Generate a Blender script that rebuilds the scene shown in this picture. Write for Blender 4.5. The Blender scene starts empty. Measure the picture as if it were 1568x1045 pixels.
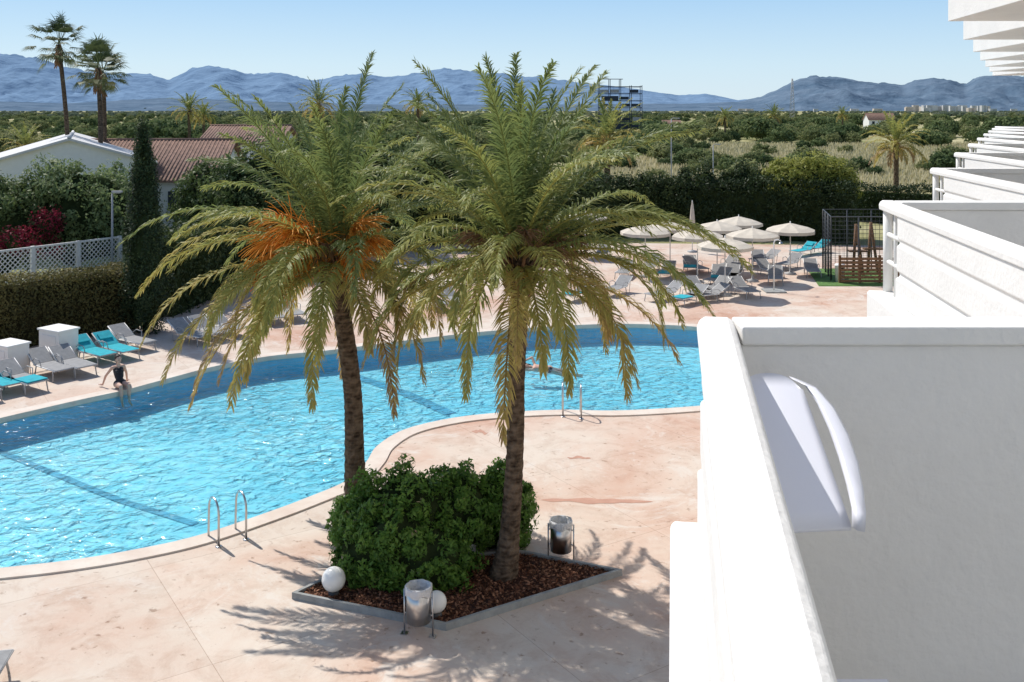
import bpy, bmesh, math, random
import numpy as np
from mathutils import Vector, noise, Matrix
random.seed(7); np.random.seed(7)
R=math.radians
scene=bpy.context.scene
scene.view_settings.view_transform='Standard'
scene.view_settings.look='None'
scene.view_settings.exposure=0
H=8.0; F=1524.0; CX=784.0; HY=168.0
def gp(X,Y,z=0.0):
    y=F*(H-z)/(Y-HY); return ((X-CX)*y/F,y)
def bx(X,y): return (X-CX)*y/F
def hz(Y,y): return H-(Y-HY)*y/F

# ---------------------------------------------------------------- camera
cd=bpy.data.cameras.new('camera'); cam=bpy.data.objects.new('camera',cd)
scene.collection.objects.link(cam); scene.camera=cam
cam.location=(0,0,H); cam.rotation_euler=(R(90),0,0)
cd.lens=35; cd.sensor_width=36; cd.shift_y=-354/1568.; cd.clip_start=0.05; cd.clip_end=40000

# ---------------------------------------------------------------- light
EL=R(50); hd=Vector((0.69,-0.724)).normalized()
d=Vector((hd.x*math.cos(EL),hd.y*math.cos(EL),-math.sin(EL)))
sl=bpy.data.lights.new('sun','SUN'); sl.energy=4.8; sl.angle=R(0.5); sl.color=(1,0.955,0.89)
so=bpy.data.objects.new('sun',sl); scene.collection.objects.link(so)
so.rotation_euler=d.to_track_quat('-Z','Y').to_euler(); so.location=(-20,30,40)
w=bpy.data.worlds.new('World'); scene.world=w; w.use_nodes=True
nt=w.node_tree; bg=nt.nodes['Background']; sk=nt.nodes.new('ShaderNodeTexSky')
sk.sky_type='NISHITA'; sk.sun_disc=False; sk.sun_elevation=EL; sk.sun_rotation=math.atan2(-hd.x,-hd.y)
sk.air_density=1.0; sk.dust_density=0.6; sk.ozone_density=2.0; sk.altitude=0
# bright maritime haze towards the horizon mixed into the sky
wt=nt.nodes.new('ShaderNodeTexCoord'); wn=nt.nodes.new('ShaderNodeVectorMath'); wn.operation='NORMALIZE'; nt.links.new(wt.outputs['Generated'],wn.inputs[0])
wsx=nt.nodes.new('ShaderNodeSeparateXYZ'); nt.links.new(wn.outputs[0],wsx.inputs[0])
wr=nt.nodes.new('ShaderNodeValToRGB'); nt.links.new(wsx.outputs['Z'],wr.inputs[0]); we=wr.color_ramp.elements
we[0].position=0.0; we[0].color=(0.68,0.82,0.91,1); we[1].position=0.30; we[1].color=(0.25,0.46,0.82,1)
k_=we.new(0.045); k_.color=(0.59,0.78,0.92,1); k_=we.new(0.115); k_.color=(0.38,0.62,0.89,1)
wm=nt.nodes.new('ShaderNodeVectorMath'); wm.operation='SCALE'; wm.inputs['Scale'].default_value=8.0; nt.links.new(wr.outputs[0],wm.inputs[0])
wf=nt.nodes.new('ShaderNodeMapRange'); wf.inputs['From Min'].default_value=0.12; wf.inputs['From Max'].default_value=0.6; wf.inputs['To Min'].default_value=0.88; wf.inputs['To Max'].default_value=0.0
nt.links.new(wsx.outputs['Z'],wf.inputs['Value'])
wx=nt.nodes.new('ShaderNodeMixRGB'); nt.links.new(wf.outputs[0],wx.inputs[0]); nt.links.new(sk.outputs[0],wx.inputs[1]); nt.links.new(wm.outputs[0],wx.inputs[2])
nt.links.new(wx.outputs[0],bg.inputs[0]); bg.inputs[1].default_value=0.130

# ---------------------------------------------------------------- materials
def mat(name,col,rough=0.7,bump=0.0,bscale=20,var=0.0,vscale=5,metal=0.0,col2=None,spec=0.4,dist=0.02,trans=0):
    m=bpy.data.materials.new(name); m.use_nodes=True; n=m.node_tree.nodes; l=m.node_tree.links
    b=n['Principled BSDF']; b.inputs['Roughness'].default_value=rough; b.inputs['Metallic'].default_value=metal
    b.inputs['Specular IOR Level'].default_value=spec
    b.inputs['Base Color'].default_value=(*col,1)
    tc=n.new('ShaderNodeTexCoord')
    if var>0 or col2:
        nz=n.new('ShaderNodeTexNoise'); nz.inputs['Scale'].default_value=vscale; nz.inputs['Detail'].default_value=6; nz.inputs['Roughness'].default_value=0.65
        l.new(tc.outputs['Object'],nz.inputs['Vector'])
        r=n.new('ShaderNodeValToRGB'); l.new(nz.outputs['Fac'],r.inputs[0])
        c2=col2 if col2 else tuple(c*(1-var) for c in col)
        r.color_ramp.elements[0].position=0.35; r.color_ramp.elements[1].position=0.65
        r.color_ramp.elements[0].color=(*c2,1); r.color_ramp.elements[1].color=(*col,1)
        l.new(r.outputs[0],b.inputs['Base Color'])
    if bump>0:
        nb=n.new('ShaderNodeTexNoise'); nb.inputs['Scale'].default_value=bscale; nb.inputs['Detail'].default_value=5
        l.new(tc.outputs['Object'],nb.inputs['Vector'])
        bp=n.new('ShaderNodeBump'); bp.inputs['Strength'].default_value=bump; bp.inputs['Distance'].default_value=dist
        l.new(nb.outputs['Fac'],bp.inputs['Height']); l.new(bp.outputs[0],b.inputs['Normal'])
    return m
def leafmat(name,stops,trans=0.3,rough=0.6):
    m=bpy.data.materials.new(name); m.use_nodes=True; n=m.node_tree.nodes; l=m.node_tree.links
    b=n['Principled BSDF']; b.inputs['Roughness'].default_value=rough; b.inputs['Specular IOR Level'].default_value=0.22
    a=n.new('ShaderNodeAttribute'); a.attribute_name='rnd'
    oi=n.new('ShaderNodeObjectInfo')
    mm=n.new('ShaderNodeMath'); mm.operation='MULTIPLY_ADD'; mm.inputs[1].default_value=0.50; 
    sb=n.new('ShaderNodeMath'); sb.operation='SUBTRACT'; sb.inputs[1].default_value=0.5
    l.new(oi.outputs['Random'],sb.inputs[0]); l.new(sb.outputs[0],mm.inputs[0]); l.new(a.outputs['Fac'],mm.inputs[2])
    if name in('palm_leaflets','bush_leaves'): mm.inputs[1].default_value=0.0
    r=n.new('ShaderNodeValToRGB'); el=r.color_ramp.elements
    el[0].position=stops[0][0]; el[0].color=(*stops[0][1],1); el[1].position=stops[-1][0]; el[1].color=(*stops[-1][1],1)
    for p,c in stops[1:-1]:
        e=el.new(p); e.color=(*c,1)
    l.new(mm.outputs[0],r.inputs[0]); l.new(r.outputs[0],b.inputs['Base Color'])
    if trans>0:
        t=n.new('ShaderNodeBsdfTranslucent'); l.new(r.outputs[0],t.inputs[0])
        mx=n.new('ShaderNodeMixShader'); mx.inputs[0].default_value=trans
        l.new(b.outputs[0],mx.inputs[1]); l.new(t.outputs[0],mx.inputs[2]); l.new(mx.outputs[0],n['Material Output'].inputs[0])
    return m
M={}
M['plaster']=mat('white_plaster',(0.79,0.775,0.745),0.75,bump=0.55,bscale=34,dist=0.008,var=0.07,vscale=2.2)
M['whitepaint']=mat('white_paint',(0.80,0.79,0.76),0.5,var=0.06,vscale=4)
M['plastic']=mat('white_plastic',(0.72,0.73,0.80),0.4)
M['steel']=mat('steel',(0.55,0.55,0.55),0.28,metal=1.0)
M['grey']=mat('grey_frame',(0.38,0.38,0.38),0.5)
M['kerb']=mat('kerb_concrete',(0.36,0.37,0.36),0.85,bump=0.4,bscale=30,var=0.3,vscale=4)
M['mulch']=mat('bark_mulch',(0.12,0.045,0.025),0.95,bump=1.0,bscale=25,col2=(0.03,0.014,0.01),vscale=18,dist=0.06)
M['globe']=mat('opal_globe',(0.85,0.85,0.82),0.25)
M['fab']=mat('lounger_mesh_fabric',(0.30,0.30,0.30),0.8,var=0.2,vscale=8)
M['turq']=mat('turquoise_towel',(0.02,0.42,0.50),0.9,var=0.25,vscale=6)
M['parasol']=mat('parasol_canvas',(0.64,0.57,0.47),0.9,var=0.14,vscale=3)
M['wood']=mat('brown_wood',(0.22,0.12,0.06),0.8,var=0.5,vscale=9)
M['turf']=mat('green_turf',(0.12,0.24,0.06),0.95,var=0.4,vscale=6)
M['roof']=mat('terracotta_roof',(0.33,0.20,0.15),0.9,bump=0.4,bscale=8,var=0.5,vscale=4)
M['whiteroof']=mat('pale_roof',(0.62,0.61,0.60),0.8,var=0.12,vscale=1.5)
M['dark']=mat('dark_glass',(0.03,0.04,0.05),0.1)
M['darkmetal']=mat('dark_metal',(0.06,0.065,0.07),0.5)
M['navy']=mat('navy_panel',(0.035,0.05,0.075),0.6,var=0.4,vscale=0.6)
M['skin']=mat('skin',(0.58,0.36,0.27),0.55)
M['black']=mat('black_swimsuit',(0.015,0.015,0.018),0.6)
M['hair']=mat('dark_hair',(0.03,0.018,0.012),0.6)
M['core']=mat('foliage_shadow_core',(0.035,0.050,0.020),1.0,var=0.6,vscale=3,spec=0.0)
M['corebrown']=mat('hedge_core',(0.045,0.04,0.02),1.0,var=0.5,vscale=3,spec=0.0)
M['orange']=mat('orange_date_stalk',(0.90,0.42,0.07),0.6,col2=(0.85,0.29,0.03),vscale=5)
M['brownstalk']=mat('dry_stalk',(0.36,0.20,0.10),0.8,var=0.4,vscale=8)
M['bag']=mat('bin_liner',(0.62,0.62,0.62),0.45,bump=0.8,bscale=22,dist=0.03)

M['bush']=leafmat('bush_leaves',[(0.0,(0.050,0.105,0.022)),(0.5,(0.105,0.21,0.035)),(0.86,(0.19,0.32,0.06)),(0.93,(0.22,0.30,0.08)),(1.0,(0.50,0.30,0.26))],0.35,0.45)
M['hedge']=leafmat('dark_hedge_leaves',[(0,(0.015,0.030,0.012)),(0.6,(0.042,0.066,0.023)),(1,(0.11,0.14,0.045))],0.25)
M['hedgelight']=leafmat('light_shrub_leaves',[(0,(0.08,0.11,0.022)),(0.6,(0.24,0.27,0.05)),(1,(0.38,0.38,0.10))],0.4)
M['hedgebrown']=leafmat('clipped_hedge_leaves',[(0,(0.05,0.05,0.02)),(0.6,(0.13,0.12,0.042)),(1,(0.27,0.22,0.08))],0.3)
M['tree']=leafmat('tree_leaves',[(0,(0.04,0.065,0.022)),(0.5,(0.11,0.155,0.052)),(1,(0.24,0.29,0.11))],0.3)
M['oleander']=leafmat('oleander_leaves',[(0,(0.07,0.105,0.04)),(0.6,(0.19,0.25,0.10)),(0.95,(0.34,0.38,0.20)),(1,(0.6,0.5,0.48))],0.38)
M['cypress']=leafmat('cypress_leaves',[(0,(0.014,0.026,0.012)),(0.7,(0.048,0.072,0.027)),(1,(0.10,0.13,0.04))],0.2)
M['boug']=leafmat('bougainvillea_bracts',[(0,(0.05,0.012,0.015)),(0.5,(0.15,0.012,0.03)),(1,(0.28,0.025,0.05))],0.3)
M['scrub']=leafmat('scrub_leaves',[(0,(0.09,0.12,0.045)),(0.5,(0.21,0.24,0.095)),(1,(0.37,0.36,0.17))],0.35,0.9)
M['scrubdark']=leafmat('scrub_dark_leaves',[(0,(0.045,0.075,0.03)),(0.5,(0.11,0.155,0.06)),(1,(0.21,0.25,0.10))],0.3,0.9)
M['scrubfar']=leafmat('hazy_distant_tree_leaves',[(0,(0.13,0.17,0.115)),(0.5,(0.20,0.24,0.16)),(1,(0.30,0.32,0.21))],0.2,0.9)  # greyed, paler greens: aerial haze put into the leaf colour
M['palmleaf']=leafmat('palm_leaflets',[(0,(0.125,0.175,0.062)),(0.28,(0.225,0.265,0.085)),(0.52,(0.37,0.355,0.10)),(0.76,(0.50,0.385,0.12)),(1,(0.36,0.23,0.13))],0.44,0.5)
M['palmdark']=leafmat('fan_palm_leaves',[(0,(0.055,0.08,0.035)),(0.5,(0.13,0.16,0.06)),(1,(0.30,0.24,0.10))],0.25,0.6)

def trunkmat():
    m=bpy.data.materials.new('palm_bark'); m.use_nodes=True; n=m.node_tree.nodes; l=m.node_tree.links
    b=n['Principled BSDF']; b.inputs['Roughness'].default_value=0.95; b.inputs['Specular IOR Level'].default_value=0.1
    tc=n.new('ShaderNodeTexCoord'); nz=n.new('ShaderNodeTexNoise'); nz.inputs['Scale'].default_value=9; nz.inputs['Detail'].default_value=8
    l.new(tc.outputs['Object'],nz.inputs[0])
    mp=n.new('ShaderNodeMapping'); mp.inputs['Scale'].default_value=(4,4,16); l.new(tc.outputs['Object'],mp.inputs[0])
    v=n.new('ShaderNodeTexVoronoi'); v.inputs['Scale'].default_value=1.2; l.new(mp.outputs[0],v.inputs[0])
    ad=n.new('ShaderNodeMath'); ad.operation='ADD'; l.new(nz.outputs['Fac'],ad.inputs[0]); 
    mu=n.new('ShaderNodeMath'); mu.operation='MULTIPLY'; mu.inputs[1].default_value=0.4; l.new(v.outputs['Distance'],mu.inputs[0]); l.new(mu.outputs[0],ad.inputs[1])
    r=n.new('ShaderNodeValToRGB'); l.new(ad.outputs[0],r.inputs[0]); e=r.color_ramp.elements
    e[0].position=0.42; e[0].color=(0.032,0.021,0.014,1); e[1].position=1.0; e[1].color=(0.20,0.145,0.10,1)
    l.new(r.outputs[0],b.inputs['Base Color'])
    bp=n.new('ShaderNodeBump'); bp.inputs['Distance'].default_value=0.05; bp.inputs['Strength'].default_value=1; l.new(ad.outputs[0],bp.inputs['Height']); l.new(bp.outputs[0],b.inputs['Normal'])
    return m
M['bark']=trunkmat()

def deckmat():
    m=bpy.data.materials.new('pink_concrete_deck'); m.use_nodes=True; n=m.node_tree.nodes; l=m.node_tree.links
    b=n['Principled BSDF']; b.inputs['Roughness'].default_value=0.85; b.inputs['Specular IOR Level'].default_value=0.2
    tc=n.new('ShaderNodeTexCoord')
    def nz(sc,det,ro=0.6,di=0.0):
        q=n.new('ShaderNodeTexNoise'); q.inputs['Scale'].default_value=sc; q.inputs['Detail'].default_value=det; q.inputs['Roughness'].default_value=ro; q.inputs['Distortion'].default_value=di
        l.new(tc.outputs['Object'],q.inputs[0]); return q
    a=nz(0.20,8,0.62,0.4); r=n.new('ShaderNodeValToRGB'); l.new(a.outputs['Fac'],r.inputs[0]); e=r.color_ramp.elements
    e[0].position=0.35; e[0].color=(0.55,0.355,0.265,1); e[1].position=0.58; e[1].color=(0.65,0.57,0.485,1)
    k=e.new(0.46); k.color=(0.615,0.475,0.385,1)
    c=nz(1.3,10,0.75,0.6); r2=n.new('ShaderNodeValToRGB'); l.new(c.outputs['Fac'],r2.inputs[0]); e=r2.color_ramp.elements
    e[0].position=0.30; e[0].color=(0.78,0.69,0.64,1); e[1].position=0.52; e[1].color=(1,1,1,1)
    mx=n.new('ShaderNodeMixRGB'); mx.blend_type='MULTIPLY'; mx.inputs[0].default_value=0.85; l.new(r.outputs[0],mx.inputs[1]); l.new(r2.outputs[0],mx.inputs[2])
    f=nz(0.7,11,0.78,1.2); r3=n.new('ShaderNodeValToRGB'); l.new(f.outputs['Fac'],r3.inputs[0]); e=r3.color_ramp.elements
    e[0].position=0.53; e[0].color=(0,0,0,1); e[1].position=0.63; e[1].color=(0.8,0.8,0.8,1)
    mx2=n.new('ShaderNodeMixRGB'); l.new(r3.outputs[0],mx2.inputs[0]); l.new(mx.outputs[0],mx2.inputs[1]); mx2.inputs[2].default_value=(0.665,0.61,0.545,1)
    mp=n.new('ShaderNodeMapping'); mp.inputs['Rotation'].default_value=(0,0,R(-33)); l.new(tc.outputs['Object'],mp.inputs[0])
    br=n.new('ShaderNodeTexBrick'); br.offset=0.0; br.inputs['Scale'].default_value=1; br.inputs['Brick Width'].default_value=4.2; br.inputs['Row Height'].default_value=3.6
    br.inputs['Mortar Size'].default_value=0.008; br.inputs['Mortar Smooth'].default_value=0.6; br.inputs['Color1'].default_value=(1,1,1,1); br.inputs['Color2'].default_value=(0.94,0.92,0.91,1); br.inputs['Mortar'].default_value=(0.68,0.62,0.58,1)
    l.new(mp.outputs[0],br.inputs[0])
    mx3=n.new('ShaderNodeMixRGB'); mx3.blend_type='MULTIPLY'; mx3.inputs[0].default_value=1; l.new(mx2.outputs[0],mx3.inputs[1]); l.new(br.outputs[0],mx3.inputs[2])
    g2=nz(5.5,4,0.6,0.3); r4=n.new('ShaderNodeValToRGB'); l.new(g2.outputs['Fac'],r4.inputs[0]); e=r4.color_ramp.elements
    e[0].position=0.28; e[0].color=(0.55,0.47,0.42,1); e[1].position=0.38; e[1].color=(1,1,1,1)
    mx4=n.new('ShaderNodeMixRGB'); mx4.blend_type='MULTIPLY'; mx4.inputs[0].default_value=0.9; l.new(mx3.outputs[0],mx4.inputs[1]); l.new(r4.outputs[0],mx4.inputs[2])
    l.new(mx4.outputs[0],b.inputs['Base Color'])
    g=nz(14,6); bp=n.new('ShaderNodeBump'); bp.inputs['Strength'].default_value=0.35; bp.inputs['Distance'].default_value=0.02; l.new(g.outputs['Fac'],bp.inputs['Height']); l.new(bp.outputs[0],b.inputs['Normal'])
    return m
M['deck']=deckmat()
M['stain']=mat('worn_red_patch',(0.50,0.29,0.21),0.85,col2=(0.42,0.23,0.165),vscale=3)
M['coping']=mat('pool_coping',(0.68,0.61,0.53),0.8,bump=0.25,bscale=15,col2=(0.60,0.49,0.41),vscale=1.3)

def groundmat():
    m=bpy.data.materials.new('dry_field'); m.use_nodes=True; n=m.node_tree.nodes; l=m.node_tree.links
    b=n['Principled BSDF']; b.inputs['Roughness'].default_value=1; b.inputs['Specular IOR Level'].default_value=0
    tc=n.new('ShaderNodeTexCoord')
    a=n.new('ShaderNodeTexNoise'); a.inputs['Scale'].default_value=0.010; a.inputs['Detail'].default_value=10; a.inputs['Roughness'].default_value=0.7; l.new(tc.outputs['Object'],a.inputs[0])
    r=n.new('ShaderNodeValToRGB'); l.new(a.outputs['Fac'],r.inputs[0]); e=r.color_ramp.elements
    e[0].position=0.38; e[0].color=(0.14,0.17,0.065,1); e[1].position=0.58; e[1].color=(0.50,0.45,0.28,1)
    k=e.new(0.48); k.color=(0.30,0.29,0.14,1)
    c=n.new('ShaderNodeTexNoise'); c.inputs['Scale'].default_value=0.6; c.inputs['Detail'].default_value=8; l.new(tc.outputs['Object'],c.inputs[0])
    mx=n.new('ShaderNodeMixRGB'); mx.blend_type='MULTIPLY'; mx.inputs[0].default_value=0.6; l.new(r.outputs[0],mx.inputs[1]); l.new(c.outputs['Fac'],mx.inputs[2])
    sc=n.new('ShaderNodeMixRGB'); sc.blend_type='MULTIPLY'; sc.inputs[0].default_value=1; sc.inputs[2].default_value=(1.4,1.4,1.4,1); l.new(mx.outputs[0],sc.inputs[1])
    l.new(sc.outputs[0],b.inputs['Base Color']); return m
M['field']=groundmat()

def poolmat():
    m=bpy.data.materials.new('pool_mosaic'); m.use_nodes=True; n=m.node_tree.nodes; l=m.node_tree.links
    b=n['Principled BSDF']; b.inputs['Roughness'].default_value=0.6
    tc=n.new('ShaderNodeTexCoord'); a=n.new('ShaderNodeTexNoise'); a.inputs['Scale'].default_value=0.15; a.inputs['Detail'].default_value=4; l.new(tc.outputs['Object'],a.inputs[0])
    r=n.new('ShaderNodeValToRGB'); l.new(a.outputs['Fac'],r.inputs[0]); e=r.color_ramp.elements
    e[0].position=0.36; e[0].color=(0.17,0.58,0.70,1); e[1].position=0.62; e[1].color=(0.29,0.71,0.82,1)
    l.new(r.outputs[0],b.inputs['Base Color']); return m
M['pool']=poolmat()
M['poolwall']=mat('pool_wall_tiles',(0.09,0.47,0.70),0.5,var=0.15,vscale=2)
M['poolband']=mat('pool_tiles_and_dark_strip',(0.09,0.42,0.60),0.5,var=0.3,vscale=3)
def watermat():
    m=bpy.data.materials.new('pool_water'); m.use_nodes=True; n=m.node_tree.nodes; l=m.node_tree.links
    n.remove(n['Principled BSDF']); out=n['Material Output']
    tc=n.new('ShaderNodeTexCoord')
    def noi(sc,det,di=0):
        q=n.new('ShaderNodeTexNoise'); q.inputs['Scale'].default_value=sc; q.inputs['Detail'].default_value=det; q.inputs['Distortion'].default_value=di; return q
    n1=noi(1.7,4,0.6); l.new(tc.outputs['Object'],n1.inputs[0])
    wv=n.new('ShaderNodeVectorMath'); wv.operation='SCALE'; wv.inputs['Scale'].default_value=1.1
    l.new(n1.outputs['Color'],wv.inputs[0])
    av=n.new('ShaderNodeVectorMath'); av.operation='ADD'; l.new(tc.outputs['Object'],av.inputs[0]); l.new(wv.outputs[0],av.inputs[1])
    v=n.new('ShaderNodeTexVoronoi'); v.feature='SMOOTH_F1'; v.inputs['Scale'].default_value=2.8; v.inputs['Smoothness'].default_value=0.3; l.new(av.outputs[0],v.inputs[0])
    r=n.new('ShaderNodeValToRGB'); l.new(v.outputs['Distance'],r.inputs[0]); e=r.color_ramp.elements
    e[0].position=0.15; e[0].color=(0.67,0.905,0.955,1); e[1].position=0.68; e[1].color=(1,1,1,1)  # net of ripple-focused light painted into the transparent tint
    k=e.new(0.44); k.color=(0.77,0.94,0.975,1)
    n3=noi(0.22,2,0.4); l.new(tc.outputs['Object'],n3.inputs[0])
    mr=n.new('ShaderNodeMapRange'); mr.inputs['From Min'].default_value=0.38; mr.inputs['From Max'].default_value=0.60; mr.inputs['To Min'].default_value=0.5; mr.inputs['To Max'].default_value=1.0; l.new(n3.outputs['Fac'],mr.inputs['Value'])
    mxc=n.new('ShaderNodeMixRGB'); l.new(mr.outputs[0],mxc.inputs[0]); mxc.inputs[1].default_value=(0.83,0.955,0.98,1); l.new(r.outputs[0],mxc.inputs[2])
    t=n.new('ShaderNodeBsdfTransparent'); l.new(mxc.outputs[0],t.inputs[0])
    n2=noi(2.8,4,0.8); l.new(tc.outputs['Object'],n2.inputs[0])
    bp=n.new('ShaderNodeBump'); bp.inputs['Distance'].default_value=0.13; l.new(mr.outputs[0],bp.inputs['Strength']); l.new(n2.outputs['Fac'],bp.inputs['Height'])
    g=n.new('ShaderNodeBsdfGlossy'); g.inputs['Roughness'].default_value=0.08; l.new(bp.outputs[0],g.inputs['Normal'])
    fr=n.new('ShaderNodeFresnel'); fr.inputs['IOR'].default_value=1.33; l.new(bp.outputs[0],fr.inputs['Normal'])
    mx=n.new('ShaderNodeMixShader'); l.new(fr.outputs[0],mx.inputs[0]); l.new(t.outputs[0],mx.inputs[1]); l.new(g.outputs[0],mx.inputs[2])
    l.new(mx.outputs[0],out.inputs[0]); return m
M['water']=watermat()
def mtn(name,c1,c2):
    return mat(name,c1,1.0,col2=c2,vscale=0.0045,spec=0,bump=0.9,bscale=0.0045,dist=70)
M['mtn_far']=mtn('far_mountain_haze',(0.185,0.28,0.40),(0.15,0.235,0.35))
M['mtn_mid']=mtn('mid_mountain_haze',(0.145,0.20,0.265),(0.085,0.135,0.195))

# ---------------------------------------------------------------- mesh builder
def link(o,parent=None):
    scene.collection.objects.link(o)
    if parent: o.parent=parent
    return o
def empty(name,loc=(0,0,0)):
    e=bpy.data.objects.new(name,None); e.location=loc; scene.collection.objects.link(e); e.empty_display_size=0.3; return e
class MB:
    def __init__(s): s.v=[];s.f=[];s.m=[];s.mats=[];s.sm=[]
    def mi(s,k):
        if k not in s.mats: s.mats.append(k)
        return s.mats.index(k)
    def add(s,v,f,k,smooth=False):
        o=len(s.v); s.v+= [tuple(p) for p in v]; i=s.mi(k)
        for q in f: s.f.append(tuple(a+o for a in q)); s.m.append(i); s.sm.append(smooth)
    def box(s,c,sz,k,rot=0,tilt=None):
        hx,hy,hh=sz[0]/2,sz[1]/2,sz[2]/2; Mx=Matrix.Rotation(rot,3,'Z')
        if tilt: Mx=Mx@Matrix.Rotation(tilt[1],3,tilt[0])
        v=[Vector(c)+Mx@Vector((x*hx,y*hy,z*hh)) for x,y,z in [(-1,-1,-1),(1,-1,-1),(1,1,-1),(-1,1,-1),(-1,-1,1),(1,-1,1),(1,1,1),(-1,1,1)]]
        s.add(v,[(0,3,2,1),(4,5,6,7),(0,1,5,4),(1,2,6,5),(2,3,7,6),(3,0,4,7)],k)
    def prism(s,poly,z0,z1,k):
        n=len(poly); v=[(p[0],p[1],z0) for p in poly]+[(p[0],p[1],z1) for p in poly]
        s.add(v,[tuple(range(n))[::-1],tuple(range(n,2*n))]+[(i,(i+1)%n,(i+1)%n+n,i+n) for i in range(n)],k)
    def tube(s,pts,rad,k,seg=8,cap=True,smooth=True,closed=False):
        pts=[Vector(p) for p in pts]; n=len(pts)
        if not hasattr(rad,'__len__'): rad=[rad]*n
        v=[];f=[]; up=None
        for i,p in enumerate(pts):
            t=(pts[min(i+1,n-1)]-pts[max(i-1,0)]).normalized()
            if up is None:
                up=Vector((0,0,1)) if abs(t.z)<0.9 else Vector((1,0,0))
            a=t.cross(up)
            if a.length<1e-4: a=t.orthogonal()
            a.normalize(); b=a.cross(t).normalized(); up=b
            for j in range(seg):
                an=2*math.pi*j/seg; v.append(p+(a*math.cos(an)+b*math.sin(an))*rad[i])
        for i in range(n-1):
            for j in range(seg):
                j2=(j+1)%seg; f.append((i*seg+j,i*seg+j2,(i+1)*seg+j2,(i+1)*seg+j))
        if cap: f.append(tuple(range(seg))[::-1]); f.append(tuple(range((n-1)*seg,n*seg)))
        s.add(v,f,k,smooth)
    def lathe(s,c,prof,k,seg=24,smooth=True):
        v=[];f=[]
        for r,z in prof:
            for j in range(seg):
                a=2*math.pi*j/seg; v.append((c[0]+r*math.cos(a),c[1]+r*math.sin(a),c[2]+z))
        for i in range(len(prof)-1):
            for j in range(seg):
                j2=(j+1)%seg; f.append((i*seg+j,i*seg+j2,(i+1)*seg+j2,(i+1)*seg+j))
        s.add(v,f,k,smooth)
    def sphere(s,c,r,k,sx=1,sy=1,sz=1,n=14):
        s2=[(max(1e-4,math.sin(math.pi*i/n)),-math.cos(math.pi*i/n)) for i in range(n+1)]
        v=[];f=[];seg=n*2
        for rr,z in s2:
            for j in range(seg):
                a=2*math.pi*j/seg; v.append((c[0]+r*sx*rr*math.cos(a),c[1]+r*sy*rr*math.sin(a),c[2]+r*sz*z))
        for i in range(n):
            for j in range(seg):
                j2=(j+1)%seg; f.append((i*seg+j,i*seg+j2,(i+1)*seg+j2,(i+1)*seg+j))
        s.add(v,f,k,True)
    def mesh(s,name):
        me=bpy.data.meshes.new(name); me.from_pydata(s.v,[],s.f)
        for k in s.mats: me.materials.append(M[k])
        me.polygons.foreach_set('material_index',s.m); me.polygons.foreach_set('use_smooth',s.sm); me.update(); return me
    def obj(s,name,parent=None,bevel=0,loc=None,rot=0):
        o=bpy.data.objects.new(name,s.mesh(name)); link(o,parent)
        if loc: o.location=loc
        o.rotation_euler[2]=rot
        if bevel:
            b=o.modifiers.new('b','BEVEL'); b.width=bevel; b.segments=2; b.limit_method='ANGLE'; b.angle_limit=R(40)
        return o

def quadmesh(name,V,Q,rnd,matkey,parent=None):
    me=bpy.data.meshes.new(name); V=np.asarray(V,dtype=np.float32); Q=np.asarray(Q,dtype=np.int32)
    me.vertices.add(len(V)); me.vertices.foreach_set('co',V.ravel())
    me.loops.add(Q.size); me.loops.foreach_set('vertex_index',Q.ravel())
    me.polygons.add(len(Q)); me.polygons.foreach_set('loop_start',np.arange(0,Q.size,4,dtype=np.int32))
    try: me.polygons.foreach_set('loop_total',np.full(len(Q),4,dtype=np.int32))
    except Exception: pass
    at=me.attributes.new('rnd','FLOAT','POINT'); at.data.foreach_set('value',np.asarray(rnd,dtype=np.float32))
    me.update(calc_edges=True); me.materials.append(M[matkey])
    o=bpy.data.objects.new(name,me); link(o,parent); return o
def leaves(C,N,size,asp=0.45,rand=0.8):
    n=len(C); nn=N+rand*np.random.normal(size=(n,3)); nn/=np.linalg.norm(nn,axis=1)[:,None]+1e-9
    a=np.random.normal(size=(n,3)); a-=nn*np.sum(a*nn,axis=1)[:,None]; a/=np.linalg.norm(a,axis=1)[:,None]+1e-9
    b=np.cross(a,nn); s=(size*(0.6+0.8*np.random.rand(n)))[:,None]
    V=np.stack([C-a*s,C+b*s*asp-a*s*0.1,C+a*s,C-b*s*asp-a*s*0.1],axis=1).reshape(-1,3)
    Q=np.arange(4*n).reshape(-1,4); return V,Q
def cloudpts(center,rad,ncl,per,clr=0.3,seed=None,flat=-0.5):
    c=np.array(center); rad=np.array(rad); 
    D=np.random.normal(size=(ncl*3,3)); D/=np.linalg.norm(D,axis=1)[:,None]; D=D[D[:,2]>flat][:ncl]
    rr=(0.66+0.34*np.random.rand(len(D)))[:,None]
    cc=D*rr; CS=[];NS=[];RN=[]
    for q in cc:
        e=np.random.normal(size=(per,3)); e/=np.linalg.norm(e,axis=1)[:,None]
        k=clr*(0.6+0.8*random.random())
        p=q+e*k*(0.5+0.5*np.random.rand(per))[:,None]
        CS.append(c+p*rad); NS.append(e*0.6+q); base=random.random()
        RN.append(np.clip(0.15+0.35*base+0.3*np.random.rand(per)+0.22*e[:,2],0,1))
    return np.concatenate(CS),np.concatenate(NS),np.concatenate(RN)
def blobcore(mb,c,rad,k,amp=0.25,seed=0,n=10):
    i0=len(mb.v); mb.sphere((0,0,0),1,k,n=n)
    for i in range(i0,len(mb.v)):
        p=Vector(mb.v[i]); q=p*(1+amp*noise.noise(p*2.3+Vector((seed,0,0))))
        mb.v[i]=(c[0]+q.x*rad[0],c[1]+q.y*rad[1],c[2]+q.z*rad[2])
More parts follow.
